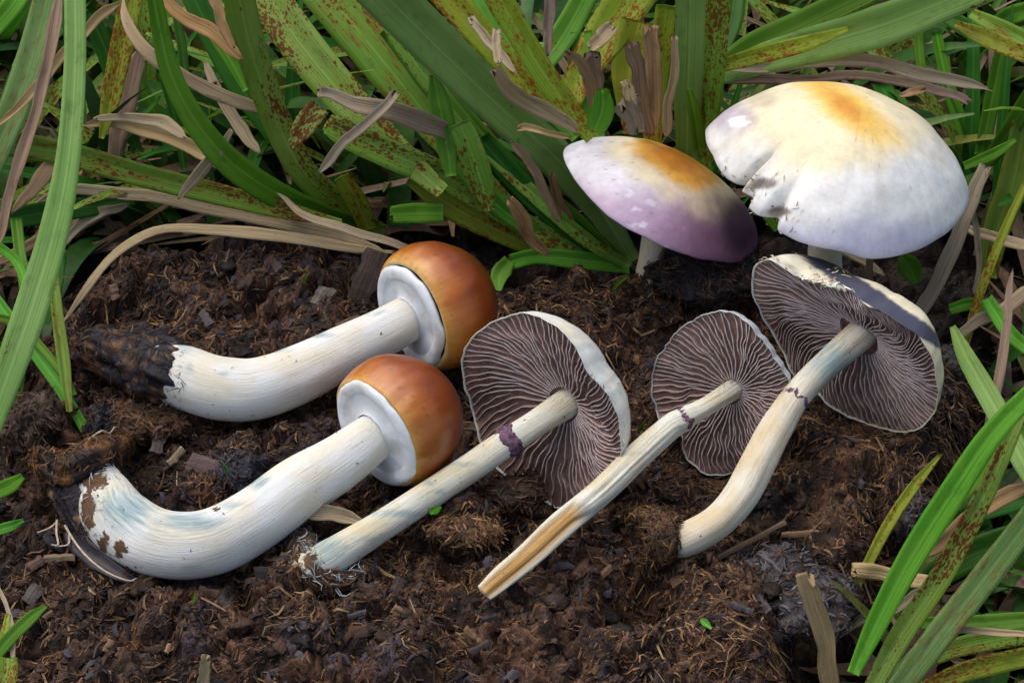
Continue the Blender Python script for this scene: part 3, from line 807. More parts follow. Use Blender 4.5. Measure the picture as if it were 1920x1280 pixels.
ck2 = stem("soil_clump", tB, rowsM, M['crumb'], nring=60, nseg=60, lump=0.5, ridges=0.3, seed=24, colf=soilcol(15, (0.02, 0.013, 0.011), (0.20, 0.085, 0.028), 0.15))
fuzz(ck2, 1500, 702, (0.15, 0.5), (0.02, 0.06), FB + [(0.25, 0.11, 0.035)])
rowsK = [sp(108, 905, 1.5, 6), sp(120, 915, 1.6, 28), sp(136, 940, 1.7, 32), sp(150, 975, 1.6, 26), sp(168, 1010, 1.4, 18), sp(186, 1034, 1.2, 6)]
ck5 = stem("dark_skin", tB, rowsK, M['crumb'], nring=60, nseg=60, lump=0.55, ridges=0.3, seed=29, colf=soilcol(27, (0.012, 0.009, 0.014), (0.04, 0.025, 0.025), 0.0))
fuzz(ck5, 260, 705, (0.1, 0.35), (0.02, 0.06), FD)

# ---- mushroom C: large open gill cap, straight stem with purple ring
def cream_top(seed, cfun=None):
    def f(T, rf, u, px, py, V):
        n = fbm(V[:, 0] * 0.9, V[:, 1] * 0.9, V[:, 2] * 0.9, seed, 3)
        c = mix((0.72, 0.73, 0.66), (0.76, 0.70, 0.52), sstep(-0.1, 0.4, n))
        c = mix(c, (0.58, 0.60, 0.60), sstep(0.97, 1.0, rf) * 0.5)
        if cfun is not None: c = cfun(c, px, py, V)
        return c
    return f
tC = thing("mushroom", "open mushroom with wide brown gills, straight stem and ragged purple ring", "mushroom", PG(620, 1080), "open gilled mushrooms on the dung")
capC = gillcap(C, tC, 1.75, 0.24, 41, cream_top(61), 61, 0.5, sweep=0.30, wav=0.06, cone=0.45)
hubC = C.c + C.a * 0.95
rowsC = rise([(556, 1078, 24), (582, 1066, 36), (614, 1050, 38), (650, 1026, 33), (720, 982, 29), (800, 930, 28), (880, 878, 27), (950, 830, 27), (1010, 790, 26)], C.c, start=0.2, sink=0.15) + [(*hubC, 31 * C.k)]
stemC = stem("stem", tC, rowsC, M['stemC'], [(0, 805, 905, 14, 9, 1.0), (0, 825, 922, 14, 8, 0.9), (0, 740, 962, 80, 10, 0.8), (0, 690, 1010, 50, 12, 0.6), (0, 870, 870, 40, 8, 0.6), (0, 610, 1030, 50, 40, 0.9), (0, 660, 1070, 40, 14, 0.7), (1, 585, 1050, 24, 30, 0.7), (1, 575, 1020, 20, 16, 0.8),
     (1, 640, 1085, 30, 14, 0.5)], seed=8, ridges=0.05)
rowsCM = [sp(572, 1000, 0.5, 8), sp(562, 1022, 0.8, 26), sp(566, 1052, 0.9, 32), sp(590, 1084, 0.7, 28), sp(640, 1092, 0.4, 22), sp(680, 1070, 0.3, 8)]
def mycol(V):
    a = fbm(V[:, 0] * 2.2, V[:, 1] * 2.2, V[:, 2] * 2.2, 44, 4)
    return mix((0.34, 0.37, 0.38), (0.07, 0.036, 0.018), sstep(-0.45, -0.05, a))
ck4 = stem("mycelium_clump", tC, rowsCM, M['cotton'], nring=64, nseg=64, lump=0.7, ridges=0.25, seed=31, colf=mycol, radial=lambda T, s: 1 + 0.25 * fbm(np.cos(T) * 5, np.sin(T) * 5, s * 12, 78, 3))
ring_part(tC, along(rowsC, (944, 834), (970, 816)), 0.3, 0.14, 5, M['ring'])

# ---- mushroom D: small gill cap, split hollow stem
def dtop(c, px, py, V): return mix(c, (0.30, 0.36, 0.42), sstep(0.0, 1.0, np.ones_like(px)) * 0.55)
tD = thing("mushroom", "small open mushroom with grey-rimmed gills and thin pale stem split open at its orange end", "mushroom", PG(915, 1110), "open gilled mushrooms on the dung")
gillcap(D, tD, 1.25, 0.20, 41, cream_top(71, dtop), 71, 0.36, sweep=0.22, wav=0.05, cone=0.35)
hubD = D.c + D.a * 0.7
rowsD = rise([(908, 1112, 18), (940, 1084, 22), (985, 1046, 23), (1050, 985, 25), (1125, 922, 25), (1195, 856, 24), (1256, 801, 23), (1280, 787, 22), (1292, 779, 20), (1330, 758, 17)], D.c + np.array([0, 0, 0.35]), start=0.05, power=0.62) + [(*hubD, 21 * D.k)]
stemD = stem("stem", tD, rowsD, M['stemC'], [(0, 1090, 950, 40, 14, 0.6), (0, 1190, 850, 60, 8, 0.45), (1, 1060, 968, 10, 8, 0.4)], seed=9, ridges=0.14, lump=0.08, nring=60, nseg=120,
     split=lambda u: sstep(0.37, 0.30, u) * sstep(-0.05, 0.02, u))
ring_part(tD, along(rowsD, (1281, 786), (1290, 781)), 0.12, 0.05, 6, M['ring'])

# ---- mushroom E: large gill cap on its side, tan bent stem
def etop(c, px, py, V):
    n = fbm(V[:, 0] * 2.5, V[:, 1] * 2.5, V[:, 2] * 2.5, 83, 3)
    n2 = fbm(V[:, 0] * 9, V[:, 1] * 3, V[:, 2] * 9, 84, 2)
    c = mix(c, (0.76, 0.64, 0.36), sstep(1550, 1640, px) * 0.6)
    d = np.exp(-(((px - 1655 + (py - 575) * -0.9) / 75) ** 2 + ((py - 570 - (px - 1655) * 0.62) / 24) ** 2))
    c = mix(c, (0.055, 0.055, 0.085), sstep(0.36, 0.55, d + 0.12 * n + 0.08 * n2))
    c = mix(c, (0.10, 0.06, 0.035), sstep(0.3, 0.5, n2 + 0.4 * n) * sstep(1600, 1480, px) * 0.5)
    return c
tE = thing("mushroom", "open mushroom on its side with cream torn cap skin, broad gills and bent tan stem", "mushroom", PG(1270, 1040), "open gilled mushrooms on the dung")
capE = gillcap(E, tE, 1.75, 0.28, 52, cream_top(81, etop), 81, 0.58, sweep=0.45, wav=0.05, cone=0.55)
hubE = E.c + E.a * 1.0
rowsE = rise([(1236, 1014, 20), (1258, 1018, 30), (1290, 1010, 34), (1345, 977, 33), (1390, 927, 33), (1422, 867, 33), (1452, 808, 31), (1490, 748, 27), (1540, 694, 27)], E.c, start=0.08, power=0.75, sink=0.5) + [(*hubE, 29 * E.k)]
stemE = stem("stem", tE, rowsE, M['stemE'], [(0, 1560, 680, 75, 70, 0.9), (0, 1480, 770, 40, 60, 0.4), (1, 1275, 985, 14, 14, 0.6), (1, 1265, 1030, 14, 20, 0.5)], seed=10, ridges=0.05, lump=0.08)
ring_part(tE, along(rowsE, (1486, 752), (1493, 744)), 0.2, 0.0, 8, M['ring'])
rowsEM = [sp(1180, 962, 0.8, 8), sp(1204, 970, 1.3, 26), sp(1238, 984, 2.1, 32), sp(1248, 1012, 2.3, 30), sp(1236, 1044, 1.6, 28), sp(1212, 1078, 0.8, 8)]
ck3 = stem("soil_clump", tE, rowsEM, M['crumb'], nring=60, nseg=50, lump=0.6, ridges=0.2, seed=35, colf=soilcol(25, (0.018, 0.012, 0.010), (0.12, 0.065, 0.03), 0.1))

# ---- mushroom F: standing lilac cap
F_ = Cap(1236, 384, 2.2, (0.485, -0.875), math.radians(23), away=False)
F_.outline([(1062, 272), (1075, 320), (1100, 360), (1140, 399), (1190, 431), (1240, 457), (1290, 475), (1340, 485), (1380, 487), (1408, 472), (1420, 442)], default=203 * F_.k, smooth=14)
tF = thing("mushroom", "standing mushroom with lilac tilted cap, orange crown and dark wet patch on its rim", "mushroom", PG(1218, 530), "standing mushrooms in the grass")
def topprof(h, flat=0.0):
    return spline([(0.004, h * 1.0), (0.10, h * 0.99), (0.28, h * 0.93), (0.5, h * 0.79), (0.7, h * 0.585), (0.86, h * 0.345), (0.96, h * 0.12), (1.0, -0.03), (0.985, -0.09), (0.95, -0.06)], 60)
def underprof(h): return spline([(0.955, -0.065), (0.8, 0.10), (0.5, h * 0.42), (0.1, h * 0.55)], 12)
def colF(T, rf, u, px, py, V):
    n = fbm(V[:, 0] * 1.1, V[:, 1] * 1.1, V[:, 2] * 1.1, 91, 4); n2 = fbm(V[:, 0] * 3.5, V[:, 1] * 3.5, V[:, 2] * 3.5, 92, 3)
    st = fbm(np.cos(T) * 16, np.sin(T) * 16, rf * 2, 93, 2)
    a = math.radians(32); dx, dy = px - 1268, py - 292
    ex, ey = (dx * math.cos(a) + dy * math.sin(a)) / 122, (-dx * math.sin(a) + dy * math.cos(a)) / 66
    q = np.hypot(ex, ey) + 0.35 * n + 0.08 * n2
    c = mix((0.50, 0.19, 0.025), (0.68, 0.35, 0.05), sstep(0.2, 0.6, q))
    c = mix(c, (0.78, 0.68, 0.47), sstep(0.55, 1.0, q))
    c = mix(c, (0.70, 0.68, 0.72), sstep(1.05, 1.6, q + 0.3 * (1240 - px) / 200))
    lil = sstep(0, 1, (py - (312 + 0.13 * (px - 1080)) + 34 * n + 14 * n2) / 88)
    c = mix(c, mix((0.46, 0.33, 0.45), (0.25, 0.095, 0.19), sstep(1150, 1360, px)), lil * 0.95)
    c = c * (1 + 0.07 * st + 0.10 * n2)[:, None]
    sp_ = fbm(V[:, 0] * 11, V[:, 1] * 11, V[:, 2] * 11, 97, 2)
    c = mix(c, (0.25, 0.17, 0.12), sstep(0.62, 0.70, sp_) * 0.5)
    d = np.hypot((px - 1394) / 50, (py - 418) / 66) + 0.25 * n
    c = mix(c, (0.090, 0.020, 0.085), sstep(1.2, 0.4, d) * 0.9)
    return mix(c, (0.80, 0.80, 0.84), sstep(0.42, 0.55, n2 + 0.2 * n) * sstep(1330, 1200, px) * sstep(300, 350, py) * 0.5)
revolve(F_, topprof(1.45), "cap", tF, M['cap'], colF, 200, F_.R, 0.0, 91, hw=0.10)
revolve(F_, underprof(1.28), "gill_layer", tF, M['gillfloor'], lambda T, rf, u, px, py, V: np.full((len(T), 3), 0.1), 100, F_.R, 0, 91)
rowsF = [sz(1212, 548, -0.2, 25), sz(1215, 522, 0.3, 25), sz(1222, 480, 1.0, 23), sz(1230, 430, 1.7, 23), (*(F_.c + F_.a * 0.6), 26 * F_.k)]
stem("stem", tF, rowsF, M['stemE'], [(1, 1210, 520, 20, 14, 0.5)], seed=12, nseg=50)

# ---- mushroom G: big standing cap
Gc = Cap(1574, 322, 4.5, (0.22, -0.975), math.radians(38), away=False)
notch = [(1325, 236), (1328, 262), (1340, 284), (1346, 300), (1366, 326), (1384, 338), (1390, 352), (1432, 342), (1416, 366), (1406, 382), (1424, 396), (1432, 398), (1464, 400), (1460, 424), (1500, 445), (1560, 465), (1630, 475), (1700, 467), (1760, 444), (1800, 408), (1818, 366)]
Gc.outline(notch, default=250 * Gc.k, smooth=2)
tG = thing("mushroom", "largest standing mushroom, broad cream-white cap with yellow crown and torn edge", "mushroom", PG(1570, 590), "standing mushrooms in the grass")
def colG(T, rf, u, px, py, V):
    n = fbm(V[:, 0] * 0.9, V[:, 1] * 0.9, V[:, 2] * 0.9, 101, 4); n2 = fbm(V[:, 0] * 3, V[:, 1] * 3, V[:, 2] * 3, 102, 3)
    st = fbm(np.cos(T) * 18, np.sin(T) * 18, rf * 2, 103, 2)
    a = math.radians(36); dx, dy = px - 1585, py - 200
    ex, ey = (dx * math.cos(a) + dy * math.sin(a)) / 92, (-dx * math.sin(a) + dy * math.cos(a)) / 30
    q = np.hypot(ex, ey) + 0.35 * n + 0.1 * st
    q2 = np.hypot((px - 1570) / 180, (py - 220) / 95) + 0.35 * n + 0.06 * st
    c = mix((0.80, 0.70, 0.45), (0.79, 0.78, 0.74), sstep(0.75, 1.35, q2))
    c = mix((0.62, 0.27, 0.02), mix((0.80, 0.52, 0.11), c, sstep(0.7, 1.7, q)), sstep(0.15, 0.95, q))
    c = mix(c, (0.56, 0.55, 0.68), sstep(0, 1, (py - 385 + 36 * n + 12 * n2) / 80) * 0.95)  # sky-blue shade of the low edge painted into the colour, with some lilac
    d = np.hypot((px - 1365) / 62, (py - 222) / 36) + 0.4 * n
    c = mix(c, (0.42, 0.34, 0.42), sstep(1.2, 0.5, d) * 0.75)
    d = np.hypot((px - 1433) / 34, (py - 190) / 18) + 0.3 * n
    c = mix(c, (0.50, 0.44, 0.30), sstep(1.1, 0.4, d) * 0.7)
    d = np.hypot((px - 1765) / 30, (py - 290) / 50) + 0.5 * n
    c = mix(c, (0.56, 0.52, 0.42), sstep(1.0, 0.4, d) * 0.5)
    for x, y, w, h in ((1432, 345, 30, 12), (1462, 397, 24, 10), (1405, 352, 14, 8)):
        d = np.hypot((px - x) / w, (py - y) / h) + 0.3 * n2
        c = mix(c, (0.13, 0.10, 0.075), sstep(1.15, 0.6, d) * 0.9)
    d = np.hypot((px - 1383) / 22, (py - 228) / 14) + 0.6 * n2
    c = mix(c, (0.82, 0.82, 0.84), sstep(0.95, 0.6, d))
    c = mix(c, (0.45, 0.40, 0.42), sstep(0.975, 1.0, rf) * 0.5)
    sp_ = fbm(V[:, 0] * 9, V[:, 1] * 9, V[:, 2] * 9, 107, 2)
    c = mix(c, (0.36, 0.27, 0.17), sstep(0.64, 0.72, sp_) * 0.5)
    fold = fbm(np.cos(T) * 5, np.sin(T) * 5, rf * 1.5, 109, 3)
    c = mix(c, (0.58, 0.52, 0.40), sstep(0.15, 0.5, fold) * sstep(0.35, 0.8, rf) * sstep(430, 330, py) * 0.45)
    return c * (1 + 0.05 * st + 0.06 * n2)[:, None]
capG = revolve(Gc, topprof(2.1), "cap", tG, M['cap'], colG, 420, Gc.R, 0.0, 101, hw=0.17, blend=(0.74, 0.99))
revolve(Gc, underprof(1.95), "gill_layer", tG, M['gillfloor'], lambda T, rf, u, px, py, V: np.full((len(T), 3), 0.1), 120, Gc.R, 0, 101)
gb = PG(1560, 575)
cc = Gc.c + Gc.a * 0.9
rowsG = [(*(gb - np.array([0, 0, 0.4])), 0.5), (*(gb * 0.66 + cc * 0.34 + np.array([-0.35, 0, 0])), 0.46), (*(gb * 0.33 + cc * 0.67 + np.array([-0.2, 0, 0])), 0.45), (*cc, 0.55)]
stem("stem", tG, rowsG, M['stemE'], seed=13, nseg=50)

fuzz(ck3, 1500, 703, (0.15, 0.55), (0.02, 0.06), FB)
fuzz(ck4, 1400, 704, (0.12, 0.45), (0.012, 0.04), [(0.42, 0.47, 0.5), (0.3, 0.33, 0.35), FB[1], FB[3], (0.12, 0.07, 0.04), (0.06, 0.035, 0.02)])

for o, n, sd in ((stemA, 26, 711), (stemB, 44, 712), (stemC, 26, 713), (stemD, 16, 714), (stemE, 16, 715)):
    fuzz(o, n, sd, (0.03, 0.12), (0.015, 0.04), FB[:4], 0.12, name="soil_specks", jit=0.01)
WH = [(0.66, 0.68, 0.68), (0.5, 0.55, 0.58), (0.72, 0.70, 0.62)]
fuzz(stemB, 260, 721, (0.12, 0.4), (0.012, 0.035), WH + FB[:2], 0.5, (110, 820, 215, 930), "mycelium_threads", 0.04)
fuzz(stemB, 90, 722, (0.1, 0.3), (0.012, 0.03), WH + FB[:2], 0.4, (110, 930, 190, 1010), "mycelium_threads", 0.03)
fuzz(stemA, 120, 723, (0.1, 0.3), (0.012, 0.035), WH[:2] + FD, 0.3, (295, 630, 345, 790), "mycelium_threads", 0.03)
fuzz(capE, 110, 724, (0.08, 0.28), (0.03, 0.07), [(0.78, 0.75, 0.62), (0.70, 0.62, 0.42), (0.5, 0.4, 0.25)], 0.35, (1425, 462, 1600, 545), "skin_shreds", 0.03)
fuzz(capC, 160, 725, (0.06, 0.2), (0.012, 0.03), [(0.5, 0.45, 0.35), (0.35, 0.25, 0.18), (0.66, 0.62, 0.5)], 0.3, (1095, 700, 1190, 900), "skin_shreds", 0.02)
fuzz(capG, 70, 726, (0.06, 0.22), (0.02, 0.05), [(0.25, 0.18, 0.11), (0.6, 0.55, 0.45), (0.4, 0.3, 0.2)], 0.3, (1335, 310, 1500, 440), "skin_shreds", 0.02)

# ------------------------------------------------------------------ grass blades
def blade(name, mat, pts, z0, z1, parent=None, fold=0.28, tw0=0.0, tw1=0.0, cut0=0.0, cut1=0.0, zs=None, n=None, label=None, cat=None, group=None, curl=0.0, seed=None):
    """pts: rows (photo x, photo y, width in photo px); the height runs from z0 to z1 along the blade"""
    seed = seed if seed is not None else int(abs(pts[0][0] * 7 + pts[0][1] * 13 + pts[-1][0])) % 9973
    px = np.array([p[0] for p in pts], float); py = np.array([p[1] for p in pts], float)
    L = np.concatenate([[0], np.cumsum(np.hypot(np.diff(px), np.diff(py)))]); L /= L[-1]
    zz = z0 + (z1 - z0) * L if zs is None else np.array(zs, float)
    rows = []
    for (x, y, w), z in zip(pts, zz):
        p = P(x, y, z); rows.append((*p, 0.5 * w * cmpx(p)))
    n = n or 30
    q = spline(rows, n)
    if mat.startswith('d_') and mat != 'd_dark':
        uu = np.linspace(0, 1, n); tt = nrm(np.gradient(q[:, :3], axis=0)); sd_ = nrm(np.cross(tt, CAM - q[:, :3]))
        ln = np.linalg.norm(q[-1, :3] - q[0, :3])
        q[:, :3] += sd_ * (min(0.028 * ln, 0.16) * fbm(uu * 3.2, 0 * uu + seed * 0.7, 0, seed + 5, 2))[:, None]
        q[:, 3] *= (0.35 + 0.65 * sstep(0, 0.12, uu) if cut0 == 0 else 1) * (0.35 + 0.65 * sstep(0, 0.12, 1 - uu) if cut1 == 0 else 1)
    c = q[:, :3]; hw = np.maximum(q[:, 3], 0.012)
    t = nrm(np.gradient(c, axis=0)); v = nrm(CAM - c)
    w0 = nrm(np.cross(t, v)); m0 = np.cross(w0, t)
    u = np.linspace(0, 1, n)
    dry = mat.startswith('d_')
    a = (tw0 + (tw1 - tw0) * u + 0.12 * np.sin(u * 5 + seed) + (0.55 * fbm(u * 3.5, 0 * u + seed * 1.3, 0, seed + 2, 2) if dry else 0))[:, None]
    wd = w0 * np.cos(a) + m0 * np.sin(a); nn = -w0 * np.sin(a) + m0 * np.cos(a)
    hw = hw / np.maximum(0.45, np.abs(np.cos(a[:, 0])))
    ss = np.array([-1, -0.66, -0.33, 0, 0.33, 0.66, 1.0])
    rg = np.random.default_rng(seed)
    j0 = rg.uniform(0, 1, 7) * cut0; j1 = rg.uniform(0, 1, 7) * cut1
    ed = (0.16 if dry else 0.03) * fbm(u * 9, 0 * u + seed, 0, seed, 3)
    if dry: j0 = j0 + rg.uniform(0, 0.22, 7); j1 = j1 + rg.uniform(0, 0.22, 7); curl = curl + 0.25 * math.sin(seed)
    off = (np.abs(ss)[None, :] * fold + curl * (ss[None, :] ** 2) + 0.10 * fbm(np.repeat(u[:, None] * 4, 7, 1), np.repeat(ss[None, :], n, 0), seed * 0.1, seed, 2)) * hw[:, None]
    V = c[:, None, :] + wd[:, None, :] * (ss[None, :] * (hw * (1 + ed))[:, None])[..., None] + nn[:, None, :] * off[..., None]
    V[0] -= t[0] * (-j0)[:, None]; V[-1] -= t[-1] * j1[:, None]
    th = 0.018
    V2 = V - nn[:, None, :] * th
    A = np.concatenate([V, V2[:, ::-1]], 1)          # closed loop of 14
    F = [tuple(x) for x in gridfaces(n, 14, True)] + [tuple(range(14)), tuple((n - 1) * 14 + i for i in range(14))[::-1]]
    s = np.concatenate([[0], np.cumsum(np.linalg.norm(np.diff(c, axis=0), axis=1))])
    sv = ss[None, :] * hw[:, None]
    uv = np.stack([np.repeat(s[:, None], 14, 1).ravel(), np.concatenate([sv, sv[:, ::-1]], 1).ravel()], 1)
    return mesh(name, A.reshape(-1, 3), F, M[mat], parent, uv=uv, label=label, cat=cat, group=group)

def tuft(label, base, blades):
    t = thing("grass_tuft", label, "grass", base, "grass tufts round the dung")
    for b in blades:
        mat, pts, z0, z1 = b[:4]; kw = b[4] if len(b) > 4 else {}
        nm = "dry_leaf" if mat.startswith('d_') else "leaf_blade"
        blade(kw.pop('name', nm), mat, pts, z0, z1, t, **kw)
    return t

tuft("broad pale grass blade and rusted blades by the soil-crusted stem base", PG(-40, 880), [
    ('g_pale', [(140, -40, 40), (140, 130, 41), (127, 300, 46), (100, 440, 56), (55, 590, 62), (5, 730, 55), (-50, 880, 40)], 9.5, 3.0, dict(fold=0.18)),
    ('g_dull', [(92, -20, 50), (62, 100, 56), (22, 215, 56), (-30, 330, 50)], 6.5, 3.5),
    ('g_bright', [(50, -30, 40), (15, 20, 40), (-40, 80, 36)], 8, 7.5),
    ('g_deep', [(250, 372, 24), (180, 386, 36), (90, 398, 42), (-30, 418, 40)], 0.8, 2.0),
    ('g_rust', [(-30, 262, 50), (120, 287, 46), (260, 327, 44), (400, 362, 42), (520, 392, 34), (640, 418, 14)], 3.8, 1.2),
    ('g_rust', [(98, 500, 20), (108, 590, 22), (120, 680, 24), (130, 772, 12)], 2.0, 0.8, dict(fold=0.4)),
    ('g_mid', [(-20, 545, 22), (50, 640, 24), (108, 720, 24), (160, 806, 18)], 1.8, 0.3),
    ('g_mid', [(30, 410, 22), (38, 480, 22), (50, 560, 24), (40, 650, 14)], 2.0, 1.0),
    ('g_bright', [(-20, 450, 18), (30, 490, 18), (50, 540, 14)], 2.2, 1.5),
    ('g_bright', [(-15, 592, 14), (40, 612, 16), (110, 690, 14), (140, 740, 10)], 1.8, 0.8),
    ('g_yell', [(250, -20, 44), (228, 90, 44), (205, 200, 34), (190, 260, 10)], 6.0, 3.0),
    ('d_purp', [(262, 90, 30), (240, 180, 36), (222, 260, 36), (205, 330, 20)], 4.2, 1.5),
    ('g_deep', [(165, 20, 34), (200, 100, 36), (225, 190, 30), (260, 290, 20)], 4.2, 0.5),
    ('g_mid', [(250, 130, 20), (290, 210, 22), (320, 290, 14)], 2.5, 0.2),
    ('g_deep', [(110, 480, 30), (95, 550, 40), (80, 620, 20)], 0.5, -0.5),
])
tuft("sheath of a rust-spotted grass shoot leaning above the orange button cap", PG(690, 440), [
    ('g_spot', [(440, -40, 60), (470, 90, 58), (512, 210, 55), (562, 312, 52), (620, 372, 50), (672, 412, 46), (715, 440, 40)], 7.5, -0.6, dict(fold=0.15)),
    ('g_bright', [(282, -40, 26), (300, 60, 34), (322, 145, 40), (368, 230, 46), (428, 300, 52), (505, 355, 50), (600, 400, 42), (690, 432, 30)], 8.5, -0.4, dict(fold=0.42, tw0=0.2, tw1=-0.25)),
    ('g_deep', [(350, -30, 44), (400, 70, 46), (450, 160, 46), (520, 260, 36), (600, 350, 20)], 5.2, 0.6),
    ('g_bright', [(395, 60, 20), (430, 110, 24), (462, 170, 14)], 5.6, 4.5),
    ('g_spot', [(545, 275, 14), (570, 238, 44), (600, 200, 40)], 6.5, 7.0),
    ('g_mid', [(465, 405, 26), (520, 410, 28), (600, 412, 16)], 0.8, 0.2, dict(cut0=0.1)),
    ('g_yell', [(640, 330, 30), (670, 380, 40), (690, 430, 30)], 2.0, 0.0),
    ('g_deep', [(330, 20, 16), (345, 120, 18), (350, 240, 10)], 4.0, 1.5),
    ('g_deep', [(300, 130, 14), (330, 230, 16), (345, 320, 10)], 3.0, 0.5),
])
tuft("spreading grass tuft of broad rust-spotted blades left of the lilac cap", PG(1185, 510), [
    ('g_pale', [(672, -60, 96), (790, 60, 92), (915, 180, 84), (1035, 290, 72), (1120, 385, 54), (1185, 490, 36)], 9.0, -0.5, dict(fold=0.48)),
    ('g_spot', [(470, -60, 70), (555, 70, 78), (640, 175, 74), (720, 262, 60), (830, 360, 30)], 5.6, 2.6, dict(fold=0.2)),
    ('g_rust', [(590, -40, 90), (690, 80, 88), (775, 185, 76), (860, 290, 50), (960, 390, 26)], 5.6, 1.6, dict(fold=0.2)),
    ('g_spot', [(700, -10, 34), (780, 120, 36), (890, 255, 32), (1000, 365, 28), (1100, 450, 26), (1180, 500, 18)], 7.0, -0.3, dict(fold=0.35)),
    ('g_mid', [(730, 50, 46), (830, 180, 50), (950, 310, 46), (1070, 410, 40), (1160, 490, 26)], 5.6, -0.4, dict(fold=0.3)),
    ('g_mid', [(812, 140, 14), (822, 190, 40), (836, 260, 42), (846, 330, 22)], 5.6, 3.0),
    ('g_spot', [(604, 228, 30), (650, 250, 58), (740, 292, 56), (830, 330, 50), (930, 388, 44), (1040, 450, 38), (1160, 500, 26)], 4.6, -0.4, dict(cut0=0.25, fold=0.3)),
    ('g_spot', [(862, 230, 40), (885, 290, 52), (905, 350, 46), (918, 395, 18)], 4.6, 2.0),
    ('g_yell', [(770, 330, 34), (840, 382, 50), (930, 430, 44), (1030, 480, 24)], 2.6, 0.0, dict(fold=0.3)),
    ('g_bright', [(728, 402, 30), (770, 400, 38), (830, 400, 34)], 2.2, 1.8, dict(cut0=0.3)),
    ('g_mid', [(955, 492, 30), (1010, 480, 30), (1090, 488, 34), (1180, 500, 28)], 0.6, -0.3, dict(fold=0.4)),
    ('g_mid', [(935, 545, 10), (938, 515, 36), (955, 488, 24)], 0.4, 0.7),
    ('g_yell', [(905, -60, 56), (960, 40, 50), (1020, 140, 46), (1075, 215, 40), (1110, 260, 26)], 8.0, 3.6),
    ('g_yell', [(790, -60, 60), (870, 30, 56), (950, 120, 50), (1030, 220, 40)], 6.4, 3.2),
    ('g_mid', [(880, -60, 50), (960, 90, 50), (1030, 200, 44), (1080, 260, 20)], 5.6, 2.6),
    ('g_mid', [(850, 300, 30), (950, 400, 34), (1080, 480, 20)], 3.0, 0.0),
    ('g_deep', [(900, 260, 40), (1000, 370, 44), (1110, 460, 34), (1190, 520, 20)], 3.6, -0.8),
])
tuft("upright clump of flat grass blades standing between the two pale caps", PG(1290, 330), [
    ('g_pale', [(1296, -60, 58), (1294, 60, 56), (1290, 170, 54), (1288, 300, 40)], 8.6, 2.0, dict(fold=0.12)),
    ('g_spot', [(1350, -60, 46), (1342, 60, 50), (1332, 170, 48), (1318, 310, 30)], 8.2, 1.8, dict(fold=0.2)),
    ('g_bright', [(1292, 168, 10), (1302, 210, 26), (1312, 280, 26)], 5.6, 3.0),
    ('g_bright', [(1130, 165, 22), (1130, 205, 46), (1115, 245, 34)], 5.6, 4.2, dict(cut0=0.3)),
    ('g_yell', [(1250, 10, 40), (1238, 110, 44), (1225, 210, 40), (1225, 290, 30)], 6.4, 2.2),
    ('g_yell', [(1210, -50, 90), (1140, 60, 80), (1090, 140, 60), (1060, 220, 30)], 5.2, 3.0),
    ('g_yell', [(1200, 40, 70), (1180, 130, 70), (1190, 250, 40)], 4.6, 2.2),
    ('g_mid', [(1120, -50, 44), (1060, 60, 50), (1010, 130, 40)], 5.0, 4.0),
    ('g_bright', [(1090, 60, 40), (1100, 160, 44), (1120, 260, 30)], 4.4, 2.2),
    ('g_bright', [(1420, 380, 14), (1440, 400, 26), (1460, 430, 20)], 1.0, 0.4),
])
tuft("long ribbed grass blades slanting over the back of the largest cap", PG(1340, 180), [
    ('g_mid', [(1330, 150, 30), (1400, 95, 50), (1500, 48, 54), (1640, -20, 50)], 4.0, 7.0, dict(fold=0.2)),
    ('g_pale', [(1330, 150, 30), (1440, 108, 58), (1560, 75, 72), (1680, 38, 78), (1850, -30, 70)], 4.4, 7.6, dict(fold=0.25)),
    ('g_yell', [(1340, 128, 20), (1420, 104, 34), (1510, 82, 30), (1590, 55, 10)], 4.9, 6.6),
    ('g_yell', [(1790, 45, 14), (1850, 72, 34), (1940, 110, 30)], 6.0, 6.5),
    ('g_rust', [(1820, 25, 20), (1880, 55, 34), (1950, 90, 34)], 5.5, 6.0),
    ('g_deep', [(1380, -30, 40), (1370, 40, 44), (1350, 100, 30)], 4.0, 3.0),
])
tuft("narrow bright green blades of turf right of the largest cap", PG(1880, 420), [
    ('g_bright', [(1755, 60, 20), (1775, 150, 24), (1808, 250, 26), (1830, 330, 18)], 3.0, -0.5),
    ('g_bright', [(1720, 40, 16), (1725, 110, 18), (1735, 170, 14)], 3.0, 1.5),
    ('g_mid', [(1880, 90, 30), (1860, 190, 30), (1840, 290, 26)], 3.5, 0.5),
    ('g_mid', [(1940, 170, 36), (1890, 250, 34), (1840, 320, 24)], 4.0, 0.8),
    ('g_bright', [(1905, 262, 8), (1860, 290, 22), (1808, 312, 16)], 3.6, 2.6),
    ('g_rust', [(1925, 210, 46), (1900, 340, 56), (1870, 430, 50), (1855, 520, 30)], 3.0, -1.0),
    ('g_yell', [(1925, 340, 12), (1880, 440, 17), (1838, 550, 18), (1806, 660, 14)], 3.4, 0.2),
    ('g_pale', [(1786, 612, 12), (1812, 670, 34), (1860, 755, 42), (1910, 850, 40), (1950, 920, 36)], 2.6, 3.2),
    ('g_bright', [(1690, 480, 20), (1705, 500, 44), (1720, 530, 20)], 0.8, 0.2),
    ('g_bright', [(1780, 580, 20), (1830, 570, 24), (1890, 600, 20)], 0.2, 0.2),
    ('g_deep', [(1760, 20, 30), (1830, 60, 34), (1900, 60, 30)], 2.0, 3.0),
    ('g_mid', [(1850, 560, 24), (1890, 620, 28), (1935, 660, 24)], 1.6, 2.4),
    ('g_mid', [(1930, 20, 36), (1880, 40, 36), (1800, 120, 24)], 4.0, 1.0),
])
